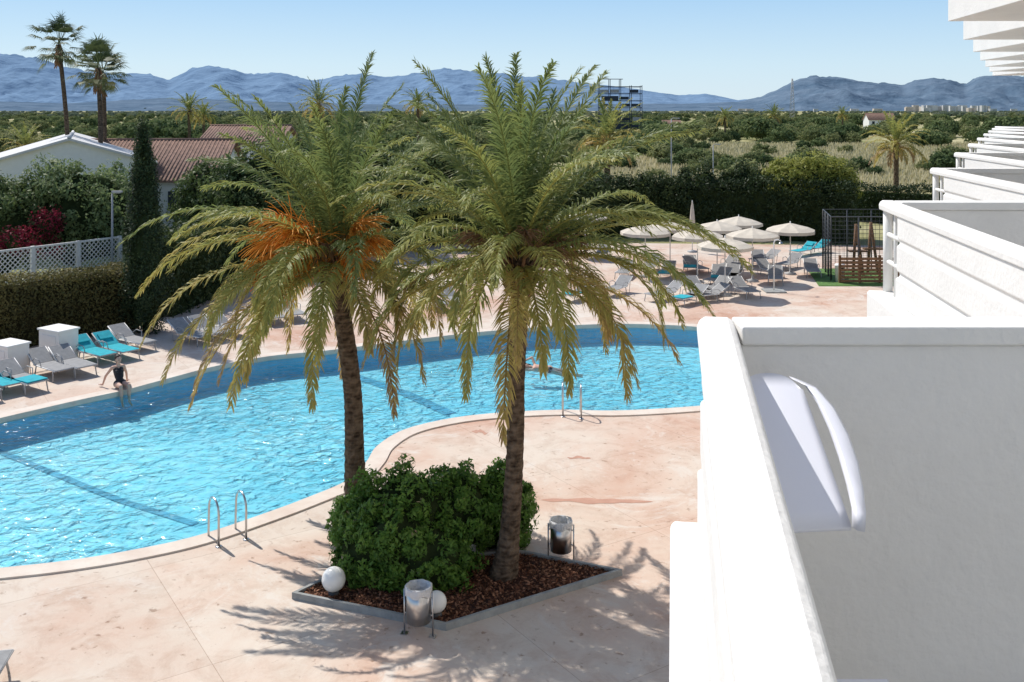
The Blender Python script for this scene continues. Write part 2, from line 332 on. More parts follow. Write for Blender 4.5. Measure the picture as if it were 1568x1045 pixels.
def foliage_obj(name,blobs,leafsize,matkey,corekey='core',per=60,ncl=60,clr=0.3,parent=None,asp=0.45,corescale=0.72,flat=-0.6,trunk=None):
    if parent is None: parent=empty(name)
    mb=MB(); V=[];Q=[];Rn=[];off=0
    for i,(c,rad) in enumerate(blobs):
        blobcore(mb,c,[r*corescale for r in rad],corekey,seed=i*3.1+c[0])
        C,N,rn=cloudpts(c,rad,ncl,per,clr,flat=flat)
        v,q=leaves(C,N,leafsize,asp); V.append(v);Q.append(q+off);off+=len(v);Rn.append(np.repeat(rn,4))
    mb.obj('dark_core',parent)  # solid dark blobs that keep the foliage from being seen through
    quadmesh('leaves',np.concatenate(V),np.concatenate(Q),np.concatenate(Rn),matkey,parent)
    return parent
def hedge(name,path,width,height,leaf,matkey,core='core',dens=90,bumpy=0.12,z0=0):
    e=empty(name); mb=MB(); CS=[];NS=[]
    for (a,b) in zip(path[:-1],path[1:]):
        a=Vector(a);b=Vector(b);t=(b-a);L=t.length;t.normalize();n=Vector((t.y,-t.x))
        hw=width/2-0.08-bumpy*0.4
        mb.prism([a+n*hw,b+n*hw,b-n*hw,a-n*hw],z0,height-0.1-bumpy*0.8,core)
        for face in ('s1','s2','top'):
            area=L*(height if face!='top' else width); k=int(area*dens)
            u=np.random.rand(k)*L
            if face=='top': v=(np.random.rand(k)-0.5)*width; z=np.full(k,height); nv=(0,0,1)
            else:
                sgn=1 if face=='s1' else -1; v=np.full(k,sgn*width/2); z=np.random.rand(k)**0.9*height; nv=(n.x*sgn,n.y*sgn,0)
            P=np.zeros((k,3)); P[:,0]=a.x+t.x*u+n.x*v; P[:,1]=a.y+t.y*u+n.y*v; P[:,2]=z+z0
            ds=np.array([noise.noise(Vector(p)*0.9)*bumpy+noise.noise(Vector(p)*2.7)*bumpy*0.6 for p in P]); P+=ds[:,None]*np.array(nv)
            P+=np.random.normal(size=(k,3))*(0.04+bumpy*0.12)
            if face!='top':
                hs=np.array([noise.noise(Vector((p[0]*0.9,p[1]*0.9,5.0))) for p in P]); P[:,2]*=1+hs*bumpy/height*0.8
            CS.append(P);NS.append(np.tile(np.array(nv,dtype=float),(k,1)))
    C=np.concatenate(CS);N=np.concatenate(NS); v,q=leaves(C,N,leaf)
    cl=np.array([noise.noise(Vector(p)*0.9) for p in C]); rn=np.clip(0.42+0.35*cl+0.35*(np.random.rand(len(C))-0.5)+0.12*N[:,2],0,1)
    mb.obj('dark_core',e); quadmesh('leaves',v,q,np.repeat(rn,4),matkey,e); return e  # first mesh is an opaque dark box filling the hedge

# ---------------------------------------------------------------- pool outline
near=[(-260,884),(-100,882),(0,872),(100,861),(200,845),(300,823),(400,790),(470,764),(530,738),(560,710),(578,684),(620,659),(690,642),(770,633),(860,629),(950,630),(1069,623),(1180,611),(1260,590)]
far=[(1280,560),(1200,528),(1120,509),(1060,501),(1000,498),(940,497),(860,500),(750,508),(650,519),(580,528),(500,538),(410,547),(330,562),(250,583),(190,599),(130,612),(60,628),(0,642),(-120,672),(-330,740),(-400,830)]
pp=[Vector(gp(X,Y,0.0)) for X,Y in near+far]
def catmull(P,n=6):
    o=[];m=len(P)
    for i in range(m):
        p0,p1,p2,p3=P[i-1],P[i],P[(i+1)%m],P[(i+2)%m]
        for j in range(n):
            t=j/n; o.append(0.5*((2*p1)+(p2-p0)*t+(2*p0-5*p1+4*p2-p3)*t*t+(3*p1-p0-3*p2+p3)*t**3))
    return o
pool=catmull(pp)
area=sum(a.x*b.y-b.x*a.y for a,b in zip(pool,pool[1:]+pool[:1]))
if area<0: pool.reverse()
def offset(P,dd):
    o=[];m=len(P)
    for i in range(m):
        t=(P[(i+1)%m]-P[i-1]).normalized(); o.append(P[i]+Vector((t.y,-t.x))*dd)
    return o
cop=offset(pool,0.42)
def sheet(name,outer,holes,z,matkey,parent=None):
    bm=bmesh.new(); es=[]
    for lp in [outer]+holes:
        vs=[bm.verts.new((p[0],p[1],z)) for p in lp]
        for i in range(len(vs)): es.append(bm.edges.new((vs[i],vs[(i+1)%len(vs)])))
    bmesh.ops.triangle_fill(bm,edges=es,use_beauty=True,normal=(0,0,1))
    for f in bm.faces:
        if f.normal.z<0: f.normal_flip()
    me=bpy.data.meshes.new(name); bm.to_mesh(me); bm.free(); me.materials.append(M[matkey])
    o=bpy.data.objects.new(name,me); link(o,parent); return o
S=16000
DEP=-0.68
mid=offset(pool,0.2)
sheet('ground',[(-S,-200),(S,-200),(S,S),(-S,S)],[mid],-0.03,'field')
deck_out=[(-30,-6),(30,-6),(30,58),(4,60),(-13,58),(-13.5,37),(-17.5,33.6),(-30,30.5)]
dk=sheet('pool_deck',deck_out,[mid],0.0,'deck')
def stain(X0,X1,Y,thick,seed,parent):
    n=40; top=[];bot=[]
    for i in range(n+1):
        u=i/n; X=X0+(X1-X0)*u; e_=math.sin(math.pi*u)**0.6; a=thick*e_*(0.6+0.5*noise.noise(Vector((u*6,seed,0)))); c_=Y+thick*0.8*noise.noise(Vector((u*3,seed,5)))+ (u*0.5*thick)
        top.append((*gp(X,c_-a),0.004)); bot.append((*gp(X,c_+a),0.004))
    mb=MB(); mb.add(top+bot,[(i,i+1,n+2+i,n+1+i) for i in range(n)],'stain'); mb.obj('worn_patch',parent)
stain(828,1000,765,6,1.0,dk); stain(722,748,660,4,2.0,dk); stain(645,682,652,2.5,3.0,dk); stain(868,905,700,3,4.0,dk)
ps=empty('swimming_pool')
mb=MB();n=len(pool)
v=[(p.x,p.y,0.035) for p in pool]+[(p.x,p.y,0.035) for p in cop]+[(p.x,p.y,-0.02) for p in cop]+[(p.x,p.y,-0.12) for p in pool]
f=[]
for i in range(n):
    j=(i+1)%n; f+=[(i,n+i,n+j,j),(n+i,2*n+i,2*n+j,n+j),(i,j,3*n+j,3*n+i)]
mb.add(v,f,'coping'); mb.obj('coping',ps)
mb=MB(); inn=offset(pool,0.0)
v=[(p.x,p.y,-0.12) for p in inn]+[(p.x,p.y,DEP-0.1) for p in inn]
mb.add(v,[(i,(i+1)%n,(i+1)%n+n,i+n) for i in range(n)],'poolwall'); 
mb.obj('basin_walls',ps)
sheet('basin_floor',offset(pool,0.02),[],DEP,'pool',ps)
def band(pts,wd,z):
    mb=MB(); P=[Vector(p) for p in pts]; v=[]
    for i,p in enumerate(P):
        t=(P[min(i+1,len(P)-1)]-P[max(i-1,0)]).normalized(); nn=Vector((t.y,-t.x)); v+=[(p.x+nn.x*wd/2,p.y+nn.y*wd/2,z),(p.x-nn.x*wd/2,p.y-nn.y*wd/2,z)]
    mb.add(v,[(2*i,2*i+1,2*i+3,2*i+2) for i in range(len(P)-1)],'poolband'); mb.obj('floor_line',ps)
band([gp(-60,668,DEP),gp(60,716,DEP),gp(180,765,DEP),gp(300,803,DEP)],0.2,DEP+.012)
band([gp(540,575,DEP),gp(620,602,DEP),gp(690,634,DEP)],0.4,DEP+.012)  # wider strip, only a darker blue on the basin floor
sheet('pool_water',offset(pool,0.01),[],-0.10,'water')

# ---------------------------------------------------------------- planter
pl=empty('planter_bed')
tri=[gp(447,917),gp(683,966),gp(953,881),gp(800,851),gp(560,862)]
mb=MB()
T=[Vector(p) for p in tri]
def inset(P,dd):
    m=len(P);o=[]
    for i in range(m):
        a=(P[i]-P[i-1]).normalized(); b=(P[(i+1)%m]-P[i]).normalized(); na=Vector((-a.y,a.x)); nb=Vector((-b.y,b.x)); s=(na+nb).normalized(); k=dd/max(0.35,s.dot(na)); o.append(P[i]+s*k)
    return o
sgn=1 if sum(a.x*b.y-b.x*a.y for a,b in zip(T,T[1:]+T[:1]))>0 else -1
I=inset(T,0.055*sgn); m=len(T)
v=[(*p,0) for p in T]+[(*p,0.11) for p in T]+[(*p,0.11) for p in I]+[(*p,0.0) for p in I]; f=[]
for i in range(m):
    j=(i+1)%m; f+=[(i,j,m+j,m+i),(m+i,m+j,2*m+j,2*m+i),(2*m+i,2*m+j,3*m+j,3*m+i)]
mb.add(v,f,'kerb'); mb.obj('kerb',pl)
mb=MB(); mb.add([(*p,0.055) for p in I],[tuple(range(m))],'mulch'); mb.obj('soil',pl)
def inside(p,P):
    c=False;j=len(P)-1
    for i in range(len(P)):
        if ((P[i].y>p[1])!=(P[j].y>p[1])) and (p[0]<(P[j].x-P[i].x)*(p[1]-P[i].y)/(P[j].y-P[i].y)+P[i].x): c=not c
        j=i
    return c
xs=[p.x for p in I]; ys=[p.y for p in I]; C=[]
while len(C)<7500:
    p=(random.uniform(min(xs),max(xs)),random.uniform(min(ys),max(ys)))
    if inside(p,I): C.append((p[0],p[1],0.06+random.random()*0.035))
C=np.array(C); v,q=leaves(C,np.tile(np.array([0,0,1.]),(len(C),1)),0.032,0.5,0.5)
M['chips']=leafmat('bark_chips',[(0,(0.03,0.013,0.008)),(0.6,(0.14,0.055,0.03)),(1,(0.34,0.17,0.10))],0.0,0.9)
quadmesh('bark_chips',v,q,np.repeat(np.random.rand(len(C)),4),'chips',pl)

def b3(X,Y,y): return (bx(X,y),y,hz(Y,y))
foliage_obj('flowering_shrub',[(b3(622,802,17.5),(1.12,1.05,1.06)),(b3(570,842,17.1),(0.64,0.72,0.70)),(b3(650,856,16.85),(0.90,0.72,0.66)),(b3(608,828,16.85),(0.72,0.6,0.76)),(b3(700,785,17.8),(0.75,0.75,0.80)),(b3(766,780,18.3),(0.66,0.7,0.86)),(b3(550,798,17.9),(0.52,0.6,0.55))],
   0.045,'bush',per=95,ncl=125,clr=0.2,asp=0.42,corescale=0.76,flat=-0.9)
# ---------------------------------------------------------------- globes, bins
def globe(X,Y,rad):
    x,y=gp(X,Y+10); mb=MB(); mb.lathe((0,0,0),[(0.09,0.03),(0.09,0.07),(0.07,0.09),(0.05,0.10)],'darkmetal',16)
    mb.sphere((0,0,0.08+rad),rad,'globe',n=16); mb.obj('globe_lamp',loc=(x,y,0.03))
globe(511,905,0.195); globe(668,938,0.165)
def bin_(X,Y,rot,s=1.0):
    x,y=gp(X,Y); mb=MB()
    r=0.19;n=24
    mb.lathe((0,0,0),[(0.001,0.22),(r,0.22),(r,0.74),(r-0.012,0.74),(r-0.012,0.3),(0.001,0.3)],'steel',n)
    v=[];f=[];sg=32;prof=[(r-0.05,0.55),(r-0.02,0.72),(r-0.005,0.76),(r+0.012,0.755),(r+0.018,0.70),(r+0.016,0.64)]
    for i,(a,z) in enumerate(prof):
        for j in range(sg):
            an=2*math.pi*j/sg; wob=0.008*math.sin(7*an+i)+0.006*math.sin(13*an); v.append(((a+wob)*math.cos(an),(a+wob)*math.sin(an),z+(0.02*math.sin(5*an) if i>3 else 0)))
    for i in range(len(prof)-1):
        for j in range(sg): f.append((i*sg+j,i*sg+(j+1)%sg,(i+1)*sg+(j+1)%sg,(i+1)*sg+j))
    mb.add(v,f,'bag',True)
    for sx in(-1,1):
        mb.tube([(sx*(r+0.035),-0.0,0),(sx*(r+0.035),0,0.68)],0.014,'steel')
        mb.tube([(sx*(r+0.035),0,0.58),(sx*(r-0.01),0,0.58)],0.012,'steel')
        mb.tube([(sx*(r+0.035),0,0.32),(sx*(r-0.01),0,0.32)],0.012,'steel')
        mb.box((sx*(r+0.035),0,0.006),(0.1,0.1,0.012),'steel')
    mb.obj('litter_bin',loc=(x,y,0.002),rot=rot)
bin_(641,972,R(-12)); bin_(859,861,R(-8))

# ---------------------------------------------------------------- ladders
def ladder(b1,b2):
    p=[Vector(gp(*b1)),Vector(gp(*b2))]; c=(p[0]+p[1])/2
    q=min(pool,key=lambda a:(a-c).length); dn=(q-c).normalized()
    e=MB()
    for a in p:
        pts=[(a.x,a.y,0.0),(a.x,a.y,0.55)]
        for k in range(0,13):
            an=math.pi*k/12; pts.append((a.x+dn.x*(0.24-0.24*math.cos(an)),a.y+dn.y*(0.24-0.24*math.cos(an)),0.58+0.24*math.sin(an)))
        L=0.48; pts.append((a.x+dn.x*(L+0.02),a.y+dn.y*(L+0.02),0.3)); pts.append((a.x+dn.x*(L+0.04),a.y+dn.y*(L+0.04),DEP+.1))
        e.tube(pts,0.021,'steel',seg=10); e.lathe((a.x,a.y,0.002),[(0.06,0),(0.06,0.015),(0.03,0.02)],'steel',14)
    for z in(-0.2,-0.4):
        q0=p[0]+dn*0.5;q1=p[1]+dn*0.5; e.tube([(q0.x,q0.y,z),(q1.x,q1.y,z)],0.025,'steel')
    e.obj('pool_ladder')
ladder((335,837),(377,826)); ladder((862,638),(890,641))

# ---------------------------------------------------------------- palms
def palm(name,base,pts,rads,n,L,seed,age=0.0,m=88,fr=None,tops=None,leaflen=0.46,parent=None,detail=1.0,wd=0.0155,fruit=None,dead=8):
    rs=random.Random(seed); e=parent or empty(name)
    mb=MB(); K=len(pts)
    P=[Vector(p) for p in pts]
    rings=int(90*detail)
    cent=[];rr=[]
    for i in range(rings+1):
        t=i/rings*(K-1); k=min(int(t),K-2); u=t-k
        p0=P[max(k-1,0)];p1=P[k];p2=P[k+1];p3=P[min(k+2,K-1)]
        c=0.5*((2*p1)+(p2-p0)*u+(2*p0-5*p1+4*p2-p3)*u*u+(3*p1-p0-3*p2+p3)*u**3)
        cent.append(c); rr.append(rads[k]*(1-u)+rads[k+1]*u)
    seg=18; v=[];f=[]
    for i,(c,r) in enumerate(zip(cent,rr)):
        for j in range(seg):
            a=2*math.pi*j/seg
            sc=((i*0.34+ (j%2)*0.5)%1.0); rad=r*(0.92+0.13*sc)+0.012*noise.noise(Vector((j*1.7,i*0.6,seed)))
            v.append((c.x+rad*math.cos(a),c.y+rad*math.sin(a),c.z))
    for i in range(rings):
        for j in range(seg):
            j2=(j+1)%seg; f.append((i*seg+j,i*seg+j2,(i+1)*seg+j2,(i+1)*seg+j))
    mb.add(v,f,'bark',False)
    top=cent[-1]
    for i in range(int(110*detail)):
        a=i*2.39996; t=i/110/detail; z=top.z-0.65+0.7*t; rb=rads[-1]*(0.85+0.3*math.sin(t*3.0))
        c=Vector((top.x+rb*math.cos(a),top.y+rb*math.sin(a),z)); dd=Vector((math.cos(a),math.sin(a),0.9+t)).normalized()
        mb.tube([c-dd*0.06,c+dd*(0.12+0.14*t)],[0.045,0.02],'brownstalk' if i%3==0 else 'bark',seg=5,smooth=False)
    if fruit:
        for az,el,ln,mk in fruit:
            dirv=Vector((math.cos(az)*math.cos(el),math.sin(az)*math.cos(el),math.sin(el)))
            p=top+Vector((0,0,0.1)); path=[p.copy()]
            for s in range(7):
                p=p+dirv*ln/7; dirv=(dirv+Vector((0,0,-0.10))).normalized(); path.append(p.copy())
            mb.tube(path,[0.03-0.002*i for i in range(8)],mk,seg=5)
            for s in range(110 if mk=='orange' else 60):
                q=path[3+s%5]; dv=(dirv+Vector((rs.gauss(0,.55),rs.gauss(0,.55),rs.gauss(-0.1,.4)))).normalized()
                pa=[q.copy()]
                for z in range(4):
                    q=q+dv*ln*0.14; dv=(dv+Vector((0,0,-0.22))).normalized(); pa.append(q.copy())
                mb.tube(pa,[0.012,0.011,0.010,0.009,0.006],mk,seg=3,cap=False)
    mb.obj('trunk',e)
    V=[];Rn=[]; 
    def quad(a,b,c,dv,r):
        V.extend([a,b,c,dv]); Rn.extend([r]*4)
    fronds=[]
    for i in range(n):
        t=(i+0.5)/n; az=i*2.39996+rs.uniform(-.3,.3); e0=R(86-84*t**0.9+rs.uniform(-9,9)); dr=R(24+70*min(1,t*1.3)+rs.uniform(-14,16)); LL=L*(0.82+0.2*math.sin(math.pi*min(1,t+0.25)))*rs.uniform(0.86,1.1)
        if t<0.12: LL*=0.85
        fronds.append((az,e0,dr,LL,t,age+0.52*t**1.3+rs.uniform(-.12,.17)))
    for i in range(dead):
        fronds.append((i*2.39996+rs.uniform(-.4,.4),R(rs.uniform(-22,8)),R(rs.uniform(50,72)),L*rs.uniform(.65,.95),1.1,0.66+rs.uniform(-.12,.22)))
    if tops: fronds+=tops
    up=Vector((0,0,1))
    for az,e0,dr,LL,t,ag in fronds:
        ns=16; p=top+Vector((math.cos(az)*0.1,math.sin(az)*0.1,0.15-0.35*t)); path=[p.copy()];tan=[]
        bend=rs.uniform(-.35,.35); tw=rs.uniform(-.7,.7)
        for s in range(ns):
            u=s/ns; el=max(R(-86),e0-dr*u**1.35*1.2); a2=az+bend*u*u
            T=Vector((math.cos(a2)*math.cos(el),math.sin(a2)*math.cos(el),math.sin(el))); tan.append(T)
            p=p+T*LL/ns; path.append(p.copy())
        tan.append(tan[-1])
        for s in range(ns):
            w0=0.026*(1-s/ns)**0.8+0.004; w1=0.026*(1-(s+1)/ns)**0.8+0.004
            if s==0: w0=0.045
            sd=tan[s].cross(up); sd=sd.normalized() if sd.length>1e-3 else Vector((1,0,0)); nn=sd.cross(tan[s])
            a,b=path[s],path[s+1]; rc=min(0.98,max(0.0,ag+0.2+(0.25 if s<3 else 0)))
            quad(a-sd*w0,a+sd*w0,b+sd*w1,b-sd*w1,rc)
            quad(a-nn*w0*.8,a+nn*w0*.8,b+nn*w1*.8,b-nn*w1*.8,rc)
        for j in range(m):
            s=0.12+0.88*(j+0.5)/m; x=s*ns; k=min(int(x),ns-1); u=x-k; q=path[k].lerp(path[k+1],u); T=tan[k].lerp(tan[min(k+1,ns)],u).normalized()
            sd=T.cross(up); sd=sd.normalized() if sd.length>0.05 else Vector((-math.sin(az),math.cos(az),0))
            sd=Matrix.Rotation(tw*s,3,T)@sd
            nn=sd.cross(T).normalized()
            env=(min(1,(s-0.06)/0.22)**0.6)*(1-0.68*max(0,(s-0.45)/0.55)**1.6)
            for sg in(-1,1):
                if rs.random()<0.05: continue
                ang=R(56-32*s+rs.uniform(-12,12)); ll=leaflen*env*rs.uniform(.75,1.12)
                dv=(T*math.cos(ang)+sd*sg*math.sin(ang)+nn*rs.uniform(-0.05,0.45)).normalized()
                wv=dv.cross(nn); wv=(wv.normalized()+nn*rs.uniform(-.6,.6)).normalized()*wd
                m1=q+dv*ll*0.5; d2=(dv+Vector((0,0,-0.35-0.4*rs.random()-0.25*t))).normalized(); m2=m1+d2*ll*0.5
                r=min(0.97,max(0,ag+rs.uniform(-.10,.10)+0.16*(s-.5))); r2=min(0.99,r+0.14)
                quad(q-wv*.5,q+wv*.5,m1+wv,m1-wv,r); 
                V.extend([m1-wv,m1+wv,m2+wv*.1,m2-wv*.1]); Rn.extend([r,r,r2,r2])
    Va=np.array([tuple(x) for x in V]); Q=np.arange(len(Va)).reshape(-1,4)
    quadmesh('fronds',Va,Q,Rn,'palmleaf',e); return e
y2=17.0; y1=19.3
palm('date_palm',None,[(bx(770,y2),y2,0.02),(bx(780,y2),y2,hz(820,y2)),(bx(788,y2),y2,hz(700,y2)),(bx(791,y2),y2,hz(580,y2)),(bx(795,y2),y2,hz(450,y2)),(bx(795,y2),y2,hz(394,y2))],[0.27,0.175,0.15,0.145,0.165,0.19],62,3.8,3,age=0.05,dead=10,
   tops=[(R(100),R(82),R(14),3.5,0.05,0.15),(R(165),R(72),R(22),3.7,0.05,0.18),(R(20),R(74),R(26),3.5,0.05,0.22),(R(150),R(60),R(45),3.9,0.2,0.2),(R(30),R(56),R(50),3.9,0.2,0.25),(R(-10),R(34),R(75),4.2,0.5,0.40),(R(-25),R(20),R(80),4.1,0.6,0.5),(R(10),R(28),R(60),4.0,0.6,0.45)],
   fruit=[(R(-120),R(30),0.75,'brownstalk'),(R(-40),R(25),0.75,'brownstalk'),(R(30),R(45),0.7,'brownstalk'),(R(190),R(40),0.8,'brownstalk'),(R(-80),R(50),0.7,'brownstalk'),(R(-10),R(30),0.9,'brownstalk')])
palm('date_palm',None,[(bx(546,y1),y1,0.02),(bx(543,y1),y1,hz(700,y1)),(bx(540,y1),y1,hz(600,y1)),(bx(527,y1),y1,hz(500,y1)),(bx(516,y1),y1,hz(440,y1)),(bx(513,y1),y1,hz(395,y1))],[0.25,0.19,0.175,0.175,0.19,0.21],60,3.9,11,age=0.13,dead=12,
   tops=[(R(60),R(84),R(16),4.0,0.05,0.1),(R(120),R(66),R(40),3.7,0.2,0.2),(R(200),R(14),R(72),4.0,0.9,0.62),(R(185),R(28),R(76),4.0,0.8,0.5),(R(215),R(4),R(68),3.9,1,0.68),(R(170),R(40),R(78),4.0,0.5,0.38),(R(232),R(-5),R(60),3.9,1,0.66),(R(250),R(5),R(72),4.0,1,0.55)],
   fruit=[(R(200),R(48),1.2,'orange'),(R(215),R(32),1.3,'orange'),(R(230),R(45),1.15,'orange'),(R(208),R(16),1.2,'orange'),(R(222),R(4),1.2,'orange'),(R(-45),R(52),1.05,'orange'),(R(-35),R(35),1.0,'orange'),(R(-60),R(20),1.0,'orange'),(R(-95),R(35),0.8,'brownstalk'),(R(245),R(35),1.1,'orange')])

def far_date(X,Ytop,Yc,y,L,seed,nm='date_palm',age=0.1,n=34,lean=0):
    x=bx(X,y); zc=hz(Yc,y)
    palm(nm,None,[(x+lean,y,-0.05),(x+lean*0.5,y,zc*0.5),(x,y,zc)],[0.28,0.22,0.26],n,L,seed,age=age,m=26,leaflen=0.5*L/3.5,wd=0.045*L/3.5,detail=0.3,dead=5)
far_date(1372,190,222,92,3.6,21,age=0.32)
far_date(930,190,215,75,3.6,22,age=0.25)
far_date(290,150,170,150,3.6,23); far_date(488,145,160,140,4.0,24); far_date(312,160,178,170,3.2,25)
far_date(1185,165,178,260,4.0,26); far_date(40,215,226,120,3.6,27,age=0.3); far_date(640,150,160,180,4.0,28); far_date(1110,168,180,250,3.6,29); far_date(1290,166,176,330,3.8,30)

def fan_palm(X,Yc,y,base_X,seed,Rf=1.1,trunk_r=0.14):
    rs=random.Random(seed); e=empty('fan_palm'); top=Vector((bx(X,y),y,hz(Yc,y))); bs=Vector((bx(base_X,y),y,-0.05))
    mb=MB(); pts=[bs.lerp(top,i/8)+Vector((math.sin(i/8*math.pi)*0.25,0,0)) for i in range(9)]
    mb.tube(pts,[trunk_r*(1.5 if i==0 else 1.15-0.03*i) for i in range(9)],'bark',seg=10)
    for i in range(50):
        a=i*2.4; z=top.z-1.3*rs.random(); dd=Vector((math.cos(a)*.35,math.sin(a)*.35,-0.8)); c=Vector((top.x+0.12*math.cos(a),top.y+.12*math.sin(a),z)); mb.tube([c,c+dd*0.45],[0.05,0.02],'brownstalk',seg=4,smooth=False)
    mb.obj('trunk',e)
    V=[];Rn=[]
    for i in range(34):
        t=(i+.5)/34; az=i*2.39996+rs.uniform(-.3,.3); el=R(82-128*t+rs.uniform(-12,12)); T=Vector((math.cos(az)*math.cos(el),math.sin(az)*math.cos(el),math.sin(el)))
        pl_=Rf*rs.uniform(.75,1.25); c=top+T*pl_; c.z-=0.15*t; sd=T.cross(Vector((0,0,1))).normalized(); nn=sd.cross(T)
        V.extend([top-sd*.02,top+sd*.02,c+sd*.02,c-sd*.02]); Rn.extend([0.3]*4)
        for k in range(18):
            an=R(-85+170*k/17); dv=(T*math.cos(an)+sd*math.sin(an)+nn*0.15).normalized(); ll=Rf*rs.uniform(.65,.9)*(0.75+0.25*math.cos(an)); wv=dv.cross(nn).normalized()*0.035
            m1=c+dv*ll*.55; m2=m1+(dv+Vector((0,0,-0.8))).normalized()*ll*.5; r=min(.95,max(0,0.05+0.45*t*t+rs.uniform(-.06,.08)))
            V.extend([c-wv*.2,c+wv*.2,m1+wv,m1-wv]);Rn.extend([r]*4); V.extend([m1-wv,m1+wv,m2+wv*.1,m2-wv*.1]);Rn.extend([r]*4)
    Va=np.array([tuple(x) for x in V]); quadmesh('fan_leaves',Va,np.arange(len(Va)).reshape(-1,4),Rn,'palmdark',e)
fan_palm(90,68,65,106,1,1.2); fan_palm(150,104,62,146,2,1.15); fan_palm(158,112,66,150,5,1.0)

# ---------------------------------------------------------------- left garden
h0=gp(-140,556); h1=gp(0,533); h2=gp(200,500)
hedge('clipped_hedge',[h0,(h0[0]*0.3+h1[0]*0.7,h0[1]*0.3+h1[1]*0.7),h1,h2],1.3,2.25,0.055,'hedgebrown','corebrown',dens=420,bumpy=0.15)
fe=empty('lattice_fence'); mb=MB(); a=Vector((-21.6,33.6)); b=Vector((-16.3,41.6)); t=(b-a); L=t.length; t.normalize(); rz=math.atan2(t.y,t.x)
zt=2.7
k=0
while k*1.9<L:
    p=a+t*k*1.9; mb.box((p.x,p.y,zt/2),(0.14,0.14,zt+0.1),'whitepaint',rz); k+=1
c=(a+b)/2
mb.box((c.x,c.y,zt),(L,0.07,0.07),'whitepaint',rz); mb.box((c.x,c.y,1.5),(L,0.06,0.06),'whitepaint',rz); mb.box((c.x,c.y,0.72),(L,0.05,1.4),'whitepaint',rz)
i=0; st=0.2
while i*st<L+1.2:
    for sg in(-1,1):
        u0=i*st-(1.2 if sg>0 else 0); u1=u0+1.2 if sg>0 else u0-1.2
        z0,z1=1.5,zt
        if sg>0:
            if u0<0: z0+= -u0; u0=0
            if u1>L: z1-=(u1-L); u1=L
        else:
            if u0>L: z0+=(u0-L); u0=L
            if u1<0: z1-=-u1; u1=0
        if z1-z0>0.05:
            p=a+t*u0; q=a+t*u1; off=0.012*sg; nx,ny=-t.y*off,t.x*off
            mb.tube([(p.x+nx,p.y+ny,z0),(q.x+nx,q.y+ny,z1)],0.02,'whitepaint',seg=4,smooth=False)
    i+=1
mb.obj('panels',fe)
foliage_obj('oleander_tree',[((bx(120,43),43,3.3),(3.1,2.2,2.6)),((bx(165,45),45,3.2),(1.7,1.8,2.3))],0.09,'oleander',per=90,ncl=150,clr=0.2)
foliage_obj('broadleaf_tree',[((bx(10,42),42,3.0),(2.4,2.2,2.35)),((bx(-50,42),42,3.0),(2.4,2.2,2.5))],0.09,'tree',per=90,ncl=130,clr=0.22)
foliage_obj('bougainvillea',[((bx(24,39.5),39.5,2.75),(0.8,0.5,0.6)),((bx(72,40.5),40.5,3.2),(0.65,0.45,0.8)),((bx(50,39.8),39.8,2.4),(1.2,0.5,0.35))],0.05,'boug',per=24,ncl=42,clr=0.4,corescale=0.5)
def cypress():
    e=empty('cypress_tree'); x,y=gp(228,508); x=bx(228,y); zt=hz(182,y); CS=[];NS=[];RS=[]
    for i in range(300):
        z=random.random()**1.05; a=random.uniform(0,6.283); r=0.84*min(1,(z+0.02)*8)**0.5*(1-z)**0.6*random.uniform(0.7,1.18)
        c=np.array([x-0.25*z+r*math.cos(a),y+r*math.sin(a),0.3+z*(zt-0.65)]); n=80; b=random.random(); k=0.5+0.5*(1-z)
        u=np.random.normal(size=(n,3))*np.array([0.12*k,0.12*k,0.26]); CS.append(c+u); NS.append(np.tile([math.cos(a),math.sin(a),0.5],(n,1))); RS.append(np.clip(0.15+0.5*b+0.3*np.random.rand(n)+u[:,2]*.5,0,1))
    C=np.concatenate(CS);N=np.concatenate(NS);rn=np.concatenate(RS); v,q=leaves(C,N,0.055,0.35,0.6)
    mb=MB(); mb.lathe((x-0.1,y,0),[(0.12,0),(0.12,0.35),(0.5,0.6),(0.56,2),(0.46,4),(0.27,5.6),(0.1,6.6),(0.02,7.0)],'core',14); mb.obj('dark_core',e)  # opaque dark filler body inside the leaf shell
    quadmesh('leaves',v,q,np.repeat(rn,4),'cypress',e)
cypress()
def cabinet(X,Y,wd,ht,dp,rot):
    x,y=gp(X,Y); mb=MB(); mb.box((0,0,ht/2),(wd,dp,ht),'whitepaint'); mb.prism([(-wd/2-.04,-dp/2-.04),(wd/2+.04,-dp/2-.04),(wd/2+.04,dp/2+.04),(-wd/2-.04,dp/2+.04)],ht,ht+0.06,'whitepaint')
    mb.box((0,-dp/2-0.004,ht/2),(wd*0.7,0.02,ht*0.75),'plaster'); mb.box((wd*0.27,-dp/2-0.02,ht/2),(0.02,0.02,0.12),'grey')
    mb.obj('pump_cabinet',loc=(x,y,0),rot=rot,bevel=0.01)
cabinet(90,552,1.0,1.0,0.7,R(-30)); cabinet(14,572,0.95,0.9,0.7,R(-30))
def street_lamp(X,Yt,Yb,y,arm=0.5):
    mb=MB(); zt=hz(Yt,y); mb.tube([(0,0,0),(0,0,zt)],[0.06,0.04],'grey'); mb.lathe((0,0,0),[(0.12,0),(0.12,0.25),(0.06,0.3)],'grey',12)
    mb.tube([(0,0,zt),(arm*0.5,0,zt+0.08),(arm,0,zt+0.08)],0.03,'grey'); mb.box((arm+0.15,0,zt+0.07),(0.4,0.18,0.07),'grey'); mb.box((arm+0.15,0,zt+0.025),(0.3,0.12,0.02),'globe')
    mb.obj('street_lamp',loc=(bx(X,y),y,0))
street_lamp(172,296,370,41,0.05); street_lamp(1028,182,0,78,0.3); street_lamp(1092,222,0,88,0.3)

